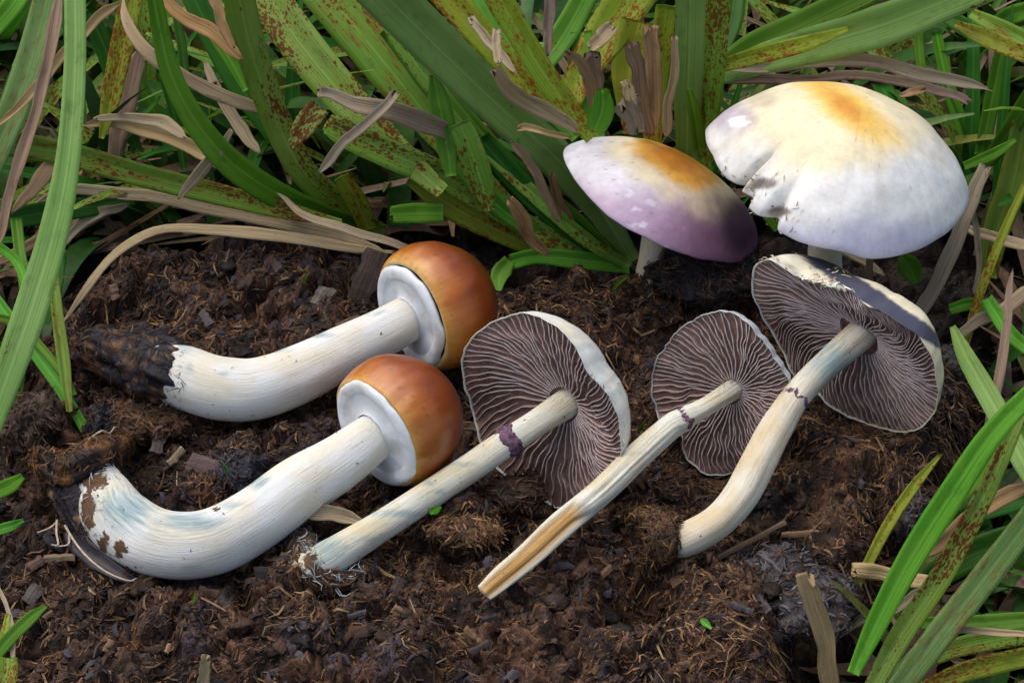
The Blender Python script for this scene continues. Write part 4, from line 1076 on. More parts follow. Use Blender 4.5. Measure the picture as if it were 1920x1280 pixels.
tuft("grass shoot of bright and rusted blades beside the cut straw stub", PG(1600, 1290), [
    ('g_bright', [(1600, 1262, 24), (1640, 1175, 40), (1705, 1050, 50), (1785, 925, 52), (1860, 815, 44), (1950, 720, 34)], 0.6, 6.2, dict(fold=0.35)),
    ('g_spot', [(1630, 1300, 34), (1690, 1190, 44), (1765, 1080, 44), (1840, 940, 38), (1890, 830, 30), (1935, 730, 20)], 0.2, 5.2, dict(fold=0.25)),
    ('g_dull', [(1670, 1310, 44), (1750, 1205, 52), (1830, 1105, 54), (1945, 955, 50)], 0.4, 4.4, dict(fold=0.2)),
    ('g_yell', [(1566, 1170, 10), (1610, 1090, 17), (1665, 985, 22), (1715, 910, 20), (1765, 850, 6)], -0.8, 2.2),
    ('g_rust', [(1690, 1260, 26), (1790, 1215, 38), (1940, 1185, 40)], 0.0, 1.0),
    ('g_yell', [(1720, 1295, 26), (1820, 1255, 38), (1950, 1225, 38)], 0.2, 1.4),
    ('g_mid', [(1700, 1165, 20), (1800, 1170, 32), (1940, 1160, 30)], -0.4, 0.4),
    ('g_deep', [(1700, 1120, 40), (1800, 1050, 60), (1940, 1000, 60)], -1.0, 0.6),
    ('g_bright', [(1790, 950, 16), (1840, 880, 40), (1930, 800, 44)], 0.2, 1.8),
    ('g_deep', [(1730, 1000, 20), (1830, 960, 40), (1940, 930, 40)], -0.8, 0.6),
])
tuft("few short green blades at the edge of the dung below the hooked stem", PG(-20, 1260), [
    ('g_mid', [(86, 1136, 8), (55, 1160, 24), (10, 1205, 26), (-40, 1270, 22)], 1.0, 1.2),
    ('g_yell', [(15, 1150, 8), (8, 1190, 16), (-8, 1240, 14)], 1.0, 0.8),
    ('g_rust', [(14, 1230, 36), (12, 1265, 40), (5, 1310, 36)], 1.2, 1.0, dict(cut0=0.25)),
    ('g_bright', [(42, 893, 14), (15, 912, 30), (-30, 930, 28)], 0.9, 1.0),
    ('g_mid', [(44, 975, 8), (15, 988, 20), (-30, 1000, 18)], 0.8, 0.8),
    ('d_grey', [(-6, 1090, 7), (12, 1140, 8), (26, 1200, 9), (24, 1260, 8)], 1.0, 0.9, dict(name="dry_leaf")),
])

DRY = [   # label, material, points, z0, z1, extras
 ("dry ribbon-like straw blade arching round the soil-crusted stem base", 'd_grey', [(118, 604, 14), (165, 538, 17), (225, 472, 18), (300, 436, 20), (400, 434, 24), (520, 444, 26), (640, 456, 24), (745, 468, 14)], 0.5, 0.4, dict(zs=[0.3, 1.0, 1.5, 1.6, 1.4, 1.2, 1.0, 0.6], tw0=0.6, tw1=-0.2)),
 ("long tan straw blade lying under the rusted horizontal blade", 'd_grey', [(40, 400, 10), (130, 356, 24), (250, 365, 28), (400, 394, 32), (560, 424, 34), (720, 470, 20)], 1.0, 0.6, dict(zs=[1.0, 1.6, 1.6, 1.3, 1.0, 0.4])),
 ("twisted tan straw blade folded over near the curved bright blade", 'd_tan', [(150, 232, 16), (210, 228, 26), (300, 256, 32), (380, 290, 34), (440, 330, 30), (510, 372, 12)], 3.4, 1.5, dict(tw0=-0.3, tw1=0.5)),
 ("grey straw blade curling behind the twisted tan one", 'd_grey', [(170, 225, 14), (240, 220, 20), (310, 235, 30), (350, 262, 16)], 3.7, 3.4, dict(tw0=0.5)),
 ("long brown straw blade passing behind the bright curved blade", 'd_tan', [(228, -10, 8), (242, 50, 24), (290, 110, 30), (370, 158, 32), (440, 190, 32), (505, 222, 20)], 6.4, 3.5, {}),
 ("brown straw blade crossing the deep green blades at the top edge", 'd_brown', [(285, -20, 24), (340, 28, 30), (400, 70, 32), (455, 115, 26)], 7.0, 5.6, {}),
 ("thin brown straw strip beside the rust-spotted shoot", 'd_brown', [(390, -20, 18), (415, 40, 24), (440, 95, 12)], 7.6, 6.4, {}),
 ("dark purple straw blade crossing the pale broad blade", 'd_purp', [(110, -30, 30), (92, 100, 28), (70, 200, 26), (40, 310, 26), (5, 420, 22), (-20, 470, 18)], 8.4, 4.6, dict(fold=0.5)),
 ("tan straw blade bent across the purple straw", 'd_tan', [(225, 0, 20), (170, 45, 24), (120, 105, 22), (60, 180, 20), (-10, 240, 16)], 8.0, 5.0, {}),
 ("loose straw offcut leaning against the bright curved blade", 'd_grey', [(436, 240, 12), (405, 285, 24), (365, 335, 24), (330, 378, 8)], 4.4, 2.4, dict(cut0=0.1)),
 ("grey straw strip hanging behind the bright curved blade", 'd_grey', [(385, 110, 14), (410, 180, 24), (455, 245, 28), (490, 290, 14)], 3.0, 1.6, {}),
 ("brown straw blade curved below the rusted horizontal blade", 'd_brown', [(20, 400, 12), (60, 350, 30), (105, 300, 36), (150, 240, 24)], 2.4, 3.4, {}),
 ("grey straw strip under the deep green blade", 'd_grey', [(110, 470, 14), (150, 420, 22), (200, 395, 22), (245, 380, 10)], 0.9, 1.0, {}),
 ("dull straw blade low behind the broad pale blade", 'd_brown', [(-20, 500, 20), (60, 455, 24), (130, 420, 22), (180, 390, 12)], 0.2, 0.6, {}),
 ("thin straw blade edge running above the upper button cap", 'd_tan', [(515, 362, 8), (560, 395, 14), (640, 430, 16), (740, 458, 16), (800, 472, 8)], 2.2, 0.8, dict(tw0=0.8, tw1=0.5)),
 ("stiff tan straw with a broken end above the blue-green blade", 'd_tan', [(586, 174, 26), (640, 183, 28), (700, 197, 38), (760, 215, 46), (830, 245, 40), (880, 275, 20)], 6.4, 3.2, dict(cut0=0.3, fold=0.45, zs=[6.6, 6.4, 6.1, 5.5, 4.2, 3.0])),
 ("short grey straw piece laid across the stiff tan straw", 'd_grey', [(748, 168, 20), (710, 205, 24), (660, 252, 22), (620, 295, 22), (592, 328, 6)], 6.9, 5.6, dict(cut0=0.15)),
 ("brown straw sheath along the broad pale central blade", 'd_tan', [(925, 122, 26), (955, 160, 36), (1000, 198, 38), (1060, 232, 30), (1085, 250, 16)], 8.1, 5.2, dict(cut0=0.25, fold=0.45)),
 ("cut straw tube above the brown sheath", 'd_grey', [(932, 52, 18), (932, 90, 21), (936, 122, 20)], 8.6, 8.2, dict(cut0=0.12, fold=0.5)),
 ("grey straw strip slanting beside the cut straw tube", 'd_grey', [(876, 30, 16), (905, 62, 22), (935, 100, 20), (970, 140, 12)], 7.6, 7.0, dict(cut0=0.2)),
 ("curled straw end touching the lilac cap", 'd_tan', [(968, 244, 12), (985, 240, 18), (1020, 250, 14), (1075, 258, 12)], 5.2, 4.6, dict(fold=0.6)),
 ("upright brown straw strip at the top edge by yellowing blades", 'd_purp', [(1030, -20, 20), (1030, 50, 24), (1025, 110, 14)], 7.4, 6.0, dict(fold=0.5)),
 ("dark straw stub with split tip among yellowing blades", 'd_brown', [(1058, 92, 14), (1085, 115, 24), (1105, 150, 26), (1112, 215, 24)], 6.6, 4.0, dict(cut0=0.3, fold=0.55)),
 ("short dark straw stub beside the split one", 'd_purp', [(1108, 92, 36), (1115, 140, 38), (1122, 190, 24)], 5.8, 4.2, dict(cut0=0.2, fold=0.5)),
 ("hollow cut straw tube standing behind the lilac cap", 'd_brown', [(1182, 72, 32), (1195, 130, 34), (1208, 200, 34), (1215, 260, 30)], 6.8, 3.4, dict(cut0=0.2, fold=0.7)),
 ("torn curled straw husk standing behind the lilac cap crown", 'd_tan', [(1172, 178, 46), (1185, 215, 44), (1198, 250, 34)], 5.8, 4.4, dict(cut0=0.45, fold=0.5)),
 ("curled straw scrap on top of the torn husk", 'd_grey', [(1168, 150, 14), (1178, 168, 26), (1184, 192, 20)], 6.2, 5.6, dict(cut0=0.3, fold=0.6)),
 ("tall brown straw stalk next to the upright green blades", 'd_brown', [(1222, 40, 30), (1222, 110, 34), (1225, 190, 30), (1228, 260, 24)], 6.2, 3.0, dict(cut0=0.3, fold=0.5)),
 ("thin pale straw stalk touching the upright green blades", 'd_grey', [(1268, 60, 14), (1262, 140, 20), (1254, 210, 22), (1252, 260, 20)], 7.0, 3.6, dict(cut0=0.2, fold=0.5)),
 ("grey straw scrap behind yellowing blades", 'd_grey', [(1150, 45, 30), (1125, 75, 34), (1105, 95, 20)], 6.2, 5.8, {}),
 ("grey straw blade bowed over the back of the largest cap", 'd_grey', [(1345, 128, 20), (1440, 128, 26), (1540, 115, 30), (1640, 116, 30), (1720, 138, 28), (1800, 158, 26), (1862, 176, 8)], 4.8, 5.2, dict(tw0=0.3, tw1=-0.3)),
 ("second grey straw blade just behind the largest cap crown", 'd_purp', [(1345, 158, 24), (1450, 146, 24), (1560, 140, 20), (1680, 152, 20), (1760, 172, 22), (1825, 200, 16)], 4.2, 4.6, dict(cut1=0.15)),
 ("small brown curled leaf scrap at the back of the largest cap", 'd_brown', [(1685, 180, 8), (1710, 172, 18), (1738, 166, 14)], 4.9, 5.2, {}),
 ("grey-brown straw stalk standing between the largest cap and the side-lying cap", 'd_grey', [(1858, 305, 30), (1826, 365, 34), (1790, 450, 34), (1752, 530, 34), (1715, 612, 36)], 3.0, 0.2, dict(fold=0.5, cut0=0.3)),
 ("thin straw stalk splitting off the grey-brown stalk", 'd_tan', [(1822, 380, 10), (1832, 440, 14), (1834, 500, 12), (1826, 560, 8)], 2.2, 0.0, dict(fold=0.5)),
 ("grey straw strip lying behind the side-lying cap", 'd_grey', [(1490, 432, 14), (1540, 455, 26), (1600, 480, 22), (1660, 520, 14)], -0.2, -0.8, {}),
 ("brown straw stub upright below the largest cap", 'd_tan', [(1628, 470, 14), (1630, 500, 15), (1632, 540, 12)], 0.6, -0.8, dict(fold=0.5)),
 ("pale straw blade lying across the right turf", 'd_grey', [(1800, 420, 14), (1850, 440, 24), (1940, 470, 24)], 0.4, 1.2, {}),
 ("long grey straw strip hanging past the pale blade at right", 'd_purp', [(1902, 500, 10), (1888, 590, 18), (1872, 680, 22), (1855, 770, 20), (1845, 850, 12)], 3.4, 1.2, dict(fold=0.5)),
 ("broad brown straw blade arching at the right edge", 'd_tan', [(1790, 640, 16), (1830, 600, 26), (1880, 580, 30), (1940, 530, 30)], 0.6, 2.0, {}),
 ("cut tan straw stub with frayed end standing by the grey clod", 'd_tan', [(1512, 1066, 36), (1520, 1105, 42), (1538, 1170, 42), (1556, 1240, 42), (1562, 1310, 40)], 2.4, -1.2, dict(cut0=0.35, fold=0.35)),
 ("short pale straw offcut lying beside the bright shoot", 'd_grey', [(1590, 1068, 30), (1650, 1075, 34), (1720, 1090, 32), (1785, 1096, 14)], 0.2, 0.4, dict(cut0=0.15)),
 ("tan straw strip tucked under the bright shoot", 'd_tan', [(1555, 1200, 18), (1610, 1165, 24), (1680, 1140, 22), (1730, 1100, 12)], -0.6, 0.6, {}),
 ("brown curled straw blade among the rusted blades at right", 'd_brown', [(1690, 1050, 12), (1760, 1020, 30), (1830, 960, 34), (1940, 910, 34)], 0.0, 2.2, {}),
 ("thin tan straw blade across the lower right rusted blades", 'd_tan', [(1760, 1195, 10), (1830, 1180, 16), (1940, 1192, 14)], 1.6, 2.0, {}),
 ("loose tan straw sliver stuck upright in the foreground dung", 'd_grey', [(388, 1224, 20), (382, 1260, 25), (374, 1310, 24)], 1.8, 0.6, dict(cut0=0.1)),
 ("folded tan leaf scrap between the hooked stem and the straight stem", 'd_tan', [(545, 975, 14), (585, 960, 34), (640, 966, 32), (690, 985, 12)], 1.0, 0.9, dict(fold=0.5)),
 ("rotten black leaf curled under the base of the hooked stem", 'd_dark', [(128, 985, 30), (150, 1020, 46), (195, 1058, 44), (232, 1080, 26), (262, 1090, 6)], 0.5, 0.35, dict(fold=0.3, cut0=0.3)),
 ("brown straw scrap lying at the top of the turf behind ribbed blades", 'd_brown', [(1560, 20, 20), (1620, 10, 26), (1690, 0, 20)], 4.0, 4.4, {}),
 ("split straw stalk low in front of the central tuft", 'd_brown', [(948, 372, 20), (975, 405, 34), (1005, 450, 26), (1030, 480, 14)], 4.2, 2.0, dict(cut0=0.2, fold=0.6)),
 ("straw stalk hidden low between central blades", 'd_brown', [(1030, 320, 16), (1050, 390, 26), (1085, 470, 22)], 3.0, 0.0, dict(fold=0.5)),
 ("brown straw strip beneath the lilac cap's left edge", 'd_brown', [(960, 260, 18), (1010, 340, 22), (1050, 420, 14)], 4.6, 2.0, {}),
]
for lab, mat, pts, z0, z1, kw in DRY:
    nm = "rotten_leaf" if mat == 'd_dark' else ("straw_stub" if ("stub" in lab or "tube" in lab or "stalk" in lab or "husk" in lab) else "dry_grass_blade")
    pts = [(x, y, w * 0.86) for x, y, w in pts]
    blade(nm, mat, pts, z0, z1, None, label=lab, cat="leaf" if mat == 'd_dark' else "straw", group="dry straw round the dung", **kw)

# ------------------------------------------------------------------ filler turf and litter (uncountable)
KEEP = [(150, 500), (330, 455), (700, 480), (740, 440), (950, 460), (1050, 380), (1040, 240), (1150, 215), (1300, 235), (1330, 200), (1400, 130), (1560, 120), (1700, 140), (1810, 260), (1830, 400), (1790, 560),
        (1830, 640), (1830, 820), (1690, 980), (1560, 1080), (1490, 1180), (1480, 1320), (-300, 1320), (-300, 900), (120, 830), (90, 620)]
KEEP2 = KEEP[:5] + [(1150, 500), (1480, 500), (1790, 560)] + KEEP[16:]
def filler(name, count, seed, palette, lrange, wrange, flat, label, cat, mat='litter', ymin=-14):
    rg = np.random.default_rng(seed)
    VV, FF, CC, UU = [], [], [], []
    m = 9; nb = 0; tries = 0
    while nb < count and tries < count * 6:
        tries += 1
        x = rg.uniform(-24, 24); y = rg.uniform(ymin, 34)
        if float(polydist(np.array(x), np.array(y), PAD)) > -0.3: continue
        z = float(gheight(x, y)) - 0.1
        L = rg.uniform(*lrange) * (0.55 if y < 2 else 1.0); az = rg.uniform(0, 2 * np.pi); lean = rg.uniform(0.1, 0.9) if not flat else rg.uniform(1.1, 1.5)
        bend = rg.uniform(0.2, 1.3) if not flat else rg.uniform(-0.2, 0.5)
        u = np.linspace(0, 1, m); ang = lean + bend * u
        dx = np.cumsum(np.sin(ang)) * L / m; dz = np.cumsum(np.cos(ang)) * L / m
        side = rg.normal(0, 0.15) * u ** 2 * L
        c = np.stack([x + np.cos(az) * dx - np.sin(az) * side, y + np.sin(az) * dx + np.cos(az) * side, z + dz + (0.25 if flat else 0)], 1)
        if flat: c[:, 2] = np.maximum(c[:, 2], gheight(c[:, 0], c[:, 1]) + rg.uniform(0.05, 0.8))
        px, py = proj(c)
        if inpoly(px, py, KEEP if c[:, 1].min() < max(Gc.c[1], F_.c[1]) + 3.4 else KEEP2).any(): continue
        hw = 0.5 * rg.uniform(*wrange) * np.clip(1.15 - u ** 2.2, 0.06, 1)
        t = nrm(np.gradient(c, axis=0)); ref = nrm(np.array([-np.sin(az), np.cos(az), rg.normal(0, 0.4)]))
        w = nrm(ref - t * (t @ ref)[:, None]); nn = np.cross(t, w)
        V = np.stack([c - w * hw[:, None] + nn * hw[:, None] * 0.3, c, c + w * hw[:, None] + nn * hw[:, None] * 0.3], 1).reshape(-1, 3)
        FF.append(gridfaces(m, 3, False) + len(VV) * m * 3)
        VV.append(V)
        pc = np.array(palette[rg.integers(len(palette))]) * rg.uniform(0.6, 1.25)
        tipc = pc * np.array([1.25, 1.05, 0.9])
        UU.append(np.stack([np.repeat(u * L + nb * 3.7, 3), np.stack([-hw, 0 * hw, hw], 1).ravel()], 1))
        CC.append(np.repeat(mix(np.tile(pc, (m, 1)), np.tile(tipc, (m, 1)), u), 3, 0))
        nb += 1
    mesh(name, np.concatenate(VV), np.concatenate(FF), M[mat], uv=np.concatenate(UU), col=np.concatenate(CC), kind="stuff", label=label, cat=cat)
filler("grass", 1700, 501, [(0.02, 0.085, 0.007), (0.035, 0.115, 0.012), (0.018, 0.07, 0.008), (0.055, 0.15, 0.015), (0.09, 0.12, 0.018)], (3, 8.5), (0.25, 0.85), False, "dense green turf blades filling the gaps behind the mushrooms", "grass")
filler("grass_litter", 2200, 502, [(0.17, 0.115, 0.07), (0.10, 0.06, 0.032), (0.06, 0.035, 0.02), (0.14, 0.10, 0.065), (0.045, 0.026, 0.018)], (3, 9), (0.15, 0.55), True, "matted dead straw lying on the soil between the grass", "straw litter")

filler("grass", 170, 503, [(0.1, 0.2, 0.03)], (5, 11), (0.45, 0.95), False, "rust-spotted turf blades crowding behind the mushrooms", "grass", 'g_spot', 4)
filler("grass", 190, 504, [(0.1, 0.2, 0.03)], (4, 10), (0.35, 0.8), False, "plain green turf blades crowding behind the mushrooms", "grass", 'g_deep', 4)
filler("grass_litter", 320, 505, [(0.1, 0.2, 0.03)], (5, 12), (0.2, 0.6), True, "long dead blades tangled through the turf", "straw litter", 'd_brown', 2)

# ------------------------------------------------------------------ dung texture: fibres, crumbs, chips (uncountable) on the pad
def scatter(n, seed, margin=-0.6):
    rg = np.random.default_rng(seed)
    x = rg.uniform(-19, 18, n * 2); y = rg.uniform(-13, 11, n * 2)
    k = polydist(x, y, PAD) > margin
    return rg, x[k][:n], y[k][:n]

def fibres(name, n, seed, lr, wr, pal, lift, label, tl=0.28):
    rg, x, y = scatter(n, seed)
    bare = sstep(0.02, 0.25, fbm(x * 0.42, y * 0.42, 6.6, 640, 3))
    k = rg.random(len(x)) > 0.8 * bare
    x, y = x[k], y[k]; n = len(x)
    px, py = proj(np.stack([x, y, gheight(x, y)], 1))
    gold = 0.25 + 0.75 * sstep(1000, 1550, px) * sstep(500, 750, py)
    az = fbm(x * 0.5, y * 0.5, 0, seed + 1, 2) * 5 + rg.normal(0, 0.8, n)
    L = rg.uniform(0, 1, n) ** 2.2 * (lr[1] - lr[0]) + lr[0]; W = rg.uniform(*wr, n) * (0.6 + 0.4 * L / lr[1])
    m = 4
    u = np.linspace(-0.5, 0.5, m)[None, :]
    bend = rg.normal(0, 0.35, n)[:, None] * u ** 2 * L[:, None] * 2
    cx = x[:, None] + np.cos(az)[:, None] * u * L[:, None] - np.sin(az)[:, None] * bend
    cy = y[:, None] + np.sin(az)[:, None] * u * L[:, None] + np.cos(az)[:, None] * bend
    zc = gheight(x, y)[:, None]
    tilt = rg.normal(0, tl, n)[:, None]
    zz = 0.5 * gheight(cx, cy) + 0.5 * zc + tilt * u * L[:, None] + rg.uniform(-0.03, lift, n)[:, None]
    zz = np.maximum(zz, gheight(cx, cy) - 0.05)
    c = np.stack([cx, cy, zz], 2)
    t = nrm(np.gradient(c, axis=1))
    ref = nrm(np.stack([-np.sin(az), np.cos(az), rg.normal(0, 0.6, n)], 1))[:, None, :]
    w = nrm(ref - t * (t * ref).sum(2, keepdims=True)); nn = np.cross(t, w)
    taper = np.array([0.55, 1.0, 0.9, 0.35])[None, :] * W[:, None]
    a = c + w * (taper / 2)[..., None]; b = c - w * (taper / 2)[..., None]; d = c - nn * (taper * 0.28)[..., None] * np.sign(nn[..., 2:3] + 1e-9)
    up = c + nn * (taper * 0.22)[..., None] * np.sign(nn[..., 2:3] + 1e-9)
    V = np.stack([a, up, b], 2).reshape(-1, 3)                      # ribbon with a raised spine
    f0 = gridfaces(m, 3, False)
    Fc = (f0[None] + (np.arange(n) * m * 3)[:, None, None]).reshape(-1, 4)
    pal = np.array(pal); pi = rg.integers(len(pal), size=n)
    # golden part of the pad takes the lighter straw colours more often
    light = rg.random(n) < 0.5 * gold
    pi = np.where(light, 0, pi)
    cl = pal[pi] * rg.uniform(0.55, 1.3, n)[:, None] * (1 + 0.6 * fbm(x * 0.7, y * 0.7, 3.3, seed + 9, 3))[:, None]
    mesh(name, V, Fc, M['fibre'], col=np.repeat(cl, m * 3, 0), kind="stuff", label=label, cat="dung")
PALF = [(0.19, 0.10, 0.040), (0.055, 0.026, 0.014), (0.030, 0.015, 0.009), (0.11, 0.052, 0.022), (0.042, 0.028, 0.027), (0.018, 0.010, 0.007), (0.075, 0.036, 0.018), (0.035, 0.021, 0.018), (0.024, 0.013, 0.009)]
fibres("dung_fibres", 60000, 601, (0.10, 0.50), (0.03, 0.085), PALF, 0.05, "matted brown plant fibres covering the dung", 0.20)
fibres("dung_scales", 5000, 603, (0.18, 0.70), (0.10, 0.26), [PALF[1], PALF[2], PALF[4], PALF[5], PALF[7], (0.04, 0.036, 0.045)], 0.06, "flat rotten scraps pressed into the dung", 0.22)
fibres("straw_bits", 1300, 602, (0.4, 1.3), (0.03, 0.09), [(0.24, 0.16, 0.08), (0.17, 0.10, 0.05), (0.11, 0.06, 0.03), (0.15, 0.10, 0.06)], 0.10, "longer loose straw bits strewn over the dung", 0.2)

def lumps(name, n, seed, rr, pal, label, mat='crumb', flat=(0.45, 1.0)):
    rg, x, y = scatter(n, seed); n = len(x)
    iv, jf = icosphere(2 if rr[1] > 0.2 else 1); jf = np.array(jf); k = len(iv)
    r = rg.uniform(0, 1, n) ** 2.5 * (rr[1] - rr[0]) + rr[0]
    sc = np.stack([rg.uniform(0.7, 1.7, n), rg.uniform(0.6, 1.1, n), rg.uniform(*flat, n)], 1) * r[:, None]
    a = rg.uniform(0, 6.28, n)
    V = iv[None] * (1 + 0.75 * fbm(iv[None, :, 0] * 1.9 + np.arange(n)[:, None] * 3.1, iv[None, :, 1] * 1.9 + 0 * x[:, None], iv[None, :, 2] * 1.9 + 0 * x[:, None], seed, 2))[..., None]
    V = V * sc[:, None, :]
    tl = rg.normal(0, 0.35, n)[:, None]
    V[..., 2] += V[..., 0] * tl
    X = V[..., 0] * np.cos(a)[:, None] - V[..., 1] * np.sin(a)[:, None] + x[:, None]
    Y = V[..., 0] * np.sin(a)[:, None] + V[..., 1] * np.cos(a)[:, None] + y[:, None]
    Z = V[..., 2] + gheight(x, y)[:, None] + (sc[:, 2] * 0.15)[:, None]
    F = (jf[None] + (np.arange(n) * k)[:, None, None]).reshape(-1, 3)
    pal = np.array(pal); cl = pal[rg.integers(len(pal), size=n)] * rg.uniform(0.6, 1.3, n)[:, None]
    mesh(name, np.stack([X, Y, Z], 2).reshape(-1, 3), F, M[mat], col=np.repeat(cl, k, 0), kind="stuff", smooth=False, label=label, cat="dung")
PALC = [(0.025, 0.013, 0.008), (0.05, 0.025, 0.013), (0.085, 0.042, 0.019), (0.014, 0.009, 0.007), (0.04, 0.032, 0.036), (0.06, 0.032, 0.022)]
lumps("dung_crumbs", 9000, 611, (0.025, 0.10), PALC, "small dark crumbs of dung")
lumps("dung_flakes", 600, 612, (0.08, 0.30), [PALC[0], PALC[1], PALC[3]], "flaky lumps of dung and rotten wood", flat=(0.10, 0.28))

# ------------------------------------------------------------------ clods and chips that can be picked out
def clod(name, label, px, py, rx, ry, rz, col1, col2, seed, cat="clod", sub=5, off=0.1):
    iv, jf = icosphere(sub); p = PG(px, py, off)
    k = cmpx(p)
    d = 1 + 0.42 * fbm(iv[:, 0] * 1.5, iv[:, 1] * 1.5, iv[:, 2] * 1.5, seed, 4) + 0.16 * (1 - 2 * np.abs(fbm(iv[:, 0] * 4, iv[:, 1] * 4, iv[:, 2] * 4, seed + 3, 3)))
    V = iv * d[:, None] * np.array([rx * k, ry * k, rz * k])
    V = V + p + (0.22 * np.stack([fbm(V[:, 0] * 1.6, V[:, 1] * 1.6, V[:, 2] * 1.6, seed + 20 + i, 3) for i in range(3)], 1))
    n = fbm(V[:, 0] * 1.5, V[:, 1] * 1.5, V[:, 2] * 1.5, seed + 7, 4)
    o = mesh(name, V, jf, M['crumb'], col=mix(col1, col2, sstep(-0.3, 0.4, n)), label=label, cat=cat, group="clods on the dung")
    a, b = np.array(col1), np.array(col2)
    fuzz(o, int(0.22 * rx * ry + 200), 800 + seed, (0.12, 0.45), (0.025, 0.08), [a, b, (a + b) / 2, b * 1.2, FB[1], FB[2]])
    return o
clod("dung_clod", "large grey-blue clod behind the cut tan straw stub", 1480, 1115, 105, 95, 40, (0.03, 0.026, 0.028), (0.095, 0.088, 0.093), 1, off=-0.1)
clod("dung_clod", "small grey clod under the yellow-tipped thin blade", 1705, 965, 34, 55, 44, (0.04, 0.036, 0.036), (0.12, 0.11, 0.11), 2)
clod("dung_clod", "grey dung lump against the rim of the side-lying cap", 1778, 690, 34, 40, 34, (0.06, 0.045, 0.035), (0.16, 0.14, 0.13), 3)
clod("dung_clod", "dark round clod left of the rotten black leaf", 62, 800, 48, 55, 46, (0.025, 0.016, 0.012), (0.085, 0.05, 0.03), 4)
clod("dung_clod", "flat brown clod between the two button mushroom stems", 265, 790, 75, 52, 18, (0.04, 0.022, 0.012), (0.12, 0.065, 0.033), 5)
clod("dung_clod", "flat tan fibrous mat of dung below the straight stem", 870, 990, 66, 44, 15, (0.07, 0.036, 0.016), (0.20, 0.11, 0.05), 6, off=0.05)
clod("dung_clod", "low dark fibrous clod beside the lower rim of the large gill cap", 965, 925, 52, 40, 17, (0.02, 0.011, 0.007), (0.07, 0.036, 0.018), 7, off=0.05)
clod("dung_clod", "black wet clod at the foot of the lilac cap", 1330, 520, 95, 60, 40, (0.010, 0.008, 0.010), (0.035, 0.024, 0.024), 8)
clod("dung_clod", "blue-black clod above the bend of the hooked stem", 455, 880, 50, 40, 30, (0.015, 0.016, 0.024), (0.06, 0.06, 0.075), 9)
clod("dung_clod", "dark clod standing beside the brown flat clod", 195, 800, 20, 30, 34, (0.012, 0.012, 0.016), (0.04, 0.04, 0.05), 10)

def chip(px, py, lpx, wpx, ang, c, seed, label, tilt=0.0, th=0.08, up=0.12):
    p = PG(px, py, up)
    if seed >= 100: p[2] = float(gheight(p[0], p[1])) + up
    k = cmpx(p); rg = np.random.default_rng(seed)
    a = math.radians(ang); d = math.cos(a) * RT + math.sin(a) * nrm(np.array([0, 1, 0.3 + tilt])); d = nrm(d)
    v = nrm(CAM - p); w = nrm(np.cross(v, d)); nn = nrm(np.cross(d, w))
    n = 7; u = np.linspace(-0.5, 0.5, n); L = lpx * k; W = wpx * k
    V = []
    for i in range(n):
        e1, e2 = 0.5 * W * (1 + rg.normal(0, 0.12)), 0.5 * W * (1 + rg.normal(0, 0.12))
        o1, o2 = (rg.normal(0, 0.10, 2) * W) if i in (0, n - 1) else (0, 0)
        c0 = p + d * u[i] * L + nn * rg.normal(0, 0.015)
        V += [c0 + w * e1 + d * o1, c0 + w * e1 * 0.3 + nn * 0.03 + d * o1 * 0.5, c0 - w * e2 * 0.4 + nn * 0.02 + d * o2, c0 - w * e2 + d * o2, c0 - w * e2 * 0.9 - nn * th, c0 + w * e1 * 0.9 - nn * th]
    V = np.array(V)
    F = [tuple(x) for x in gridfaces(n, 6, True)] + [tuple(range(6))[::-1], tuple((n - 1) * 6 + i for i in range(6))]
    uv = np.stack([np.repeat(u * L, 6) + seed, np.tile([0.5, 0.2, -0.2, -0.5, -0.5, 0.5], n) * W], 1)
    mesh("bark_chip", V, F, M['bark'], uv=uv, col=np.tile(np.array(c), (len(V), 1)), smooth=False, label=label, cat="wood chip", group="wood chips on the dung")
chip(382, 872, 56, 34, -18, (0.13, 0.085, 0.08), 1, "purplish bark chip in the hook of the thick stem")
chip(456, 874, 40, 18, 50, (0.12, 0.075, 0.07), 2, "narrow purplish bark chip near the blue-black clod")
chip(330, 855, 42, 14, 55, (0.20, 0.15, 0.09), 3, "pale pointed bark chip in the hook of the thick stem")
chip(425, 1168, 62, 26, 38, (0.19, 0.12, 0.075), 4, "striped brown bark chip by the tiny seedling")
chip(112, 1045, 58, 15, 4, (0.22, 0.155, 0.09), 5, "thin tan bark chip below the pale roots")
chip(68, 1055, 30, 18, 40, (0.15, 0.085, 0.055), 6, "short red-brown bark chip beside the tan one")
chip(62, 1112, 40, 26, 62, (0.10, 0.085, 0.075), 7, "grey bark chip at the left of the foreground")
chip(690, 515, 96, 44, 68, (0.055, 0.037, 0.03), 8, "dark upright bark chip beside the upper button cap", 0.8, 0.15, 0.5)
chip(605, 556, 40, 30, 60, (0.15, 0.12, 0.10), 9, "pale crumbly bark chip on the dung behind the buttons")
chip(203, 1210, 26, 14, 65, (0.22, 0.13, 0.075), 10, "small tan bark chip in the left foreground")
chip(1140, 1180, 36, 14, 30, (0.24, 0.15, 0.08), 11, "tan bark chip at the edge of the dark hollow")
chip(345, 1075, 60, 18, 8, (0.10, 0.07, 0.06), 12, "dull bark chip just below the hooked stem")
chip(295, 835, 34, 22, 80, (0.07, 0.055, 0.05), 13, "dark stubby bark chip between the button stems")
chip(1410, 1012, 150, 10, 30, (0.20, 0.13, 0.075), 14, "long straight twig beside the bent tan stem", 0, 0.1)
chip(1500, 1000, 70, 11, 4, (0.20, 0.12, 0.06), 15, "short twig lying on the golden dung")
chip(315, 1215, 20, 10, 70, (0.28, 0.17, 0.09), 16, "tiny orange bark chip in the foreground")

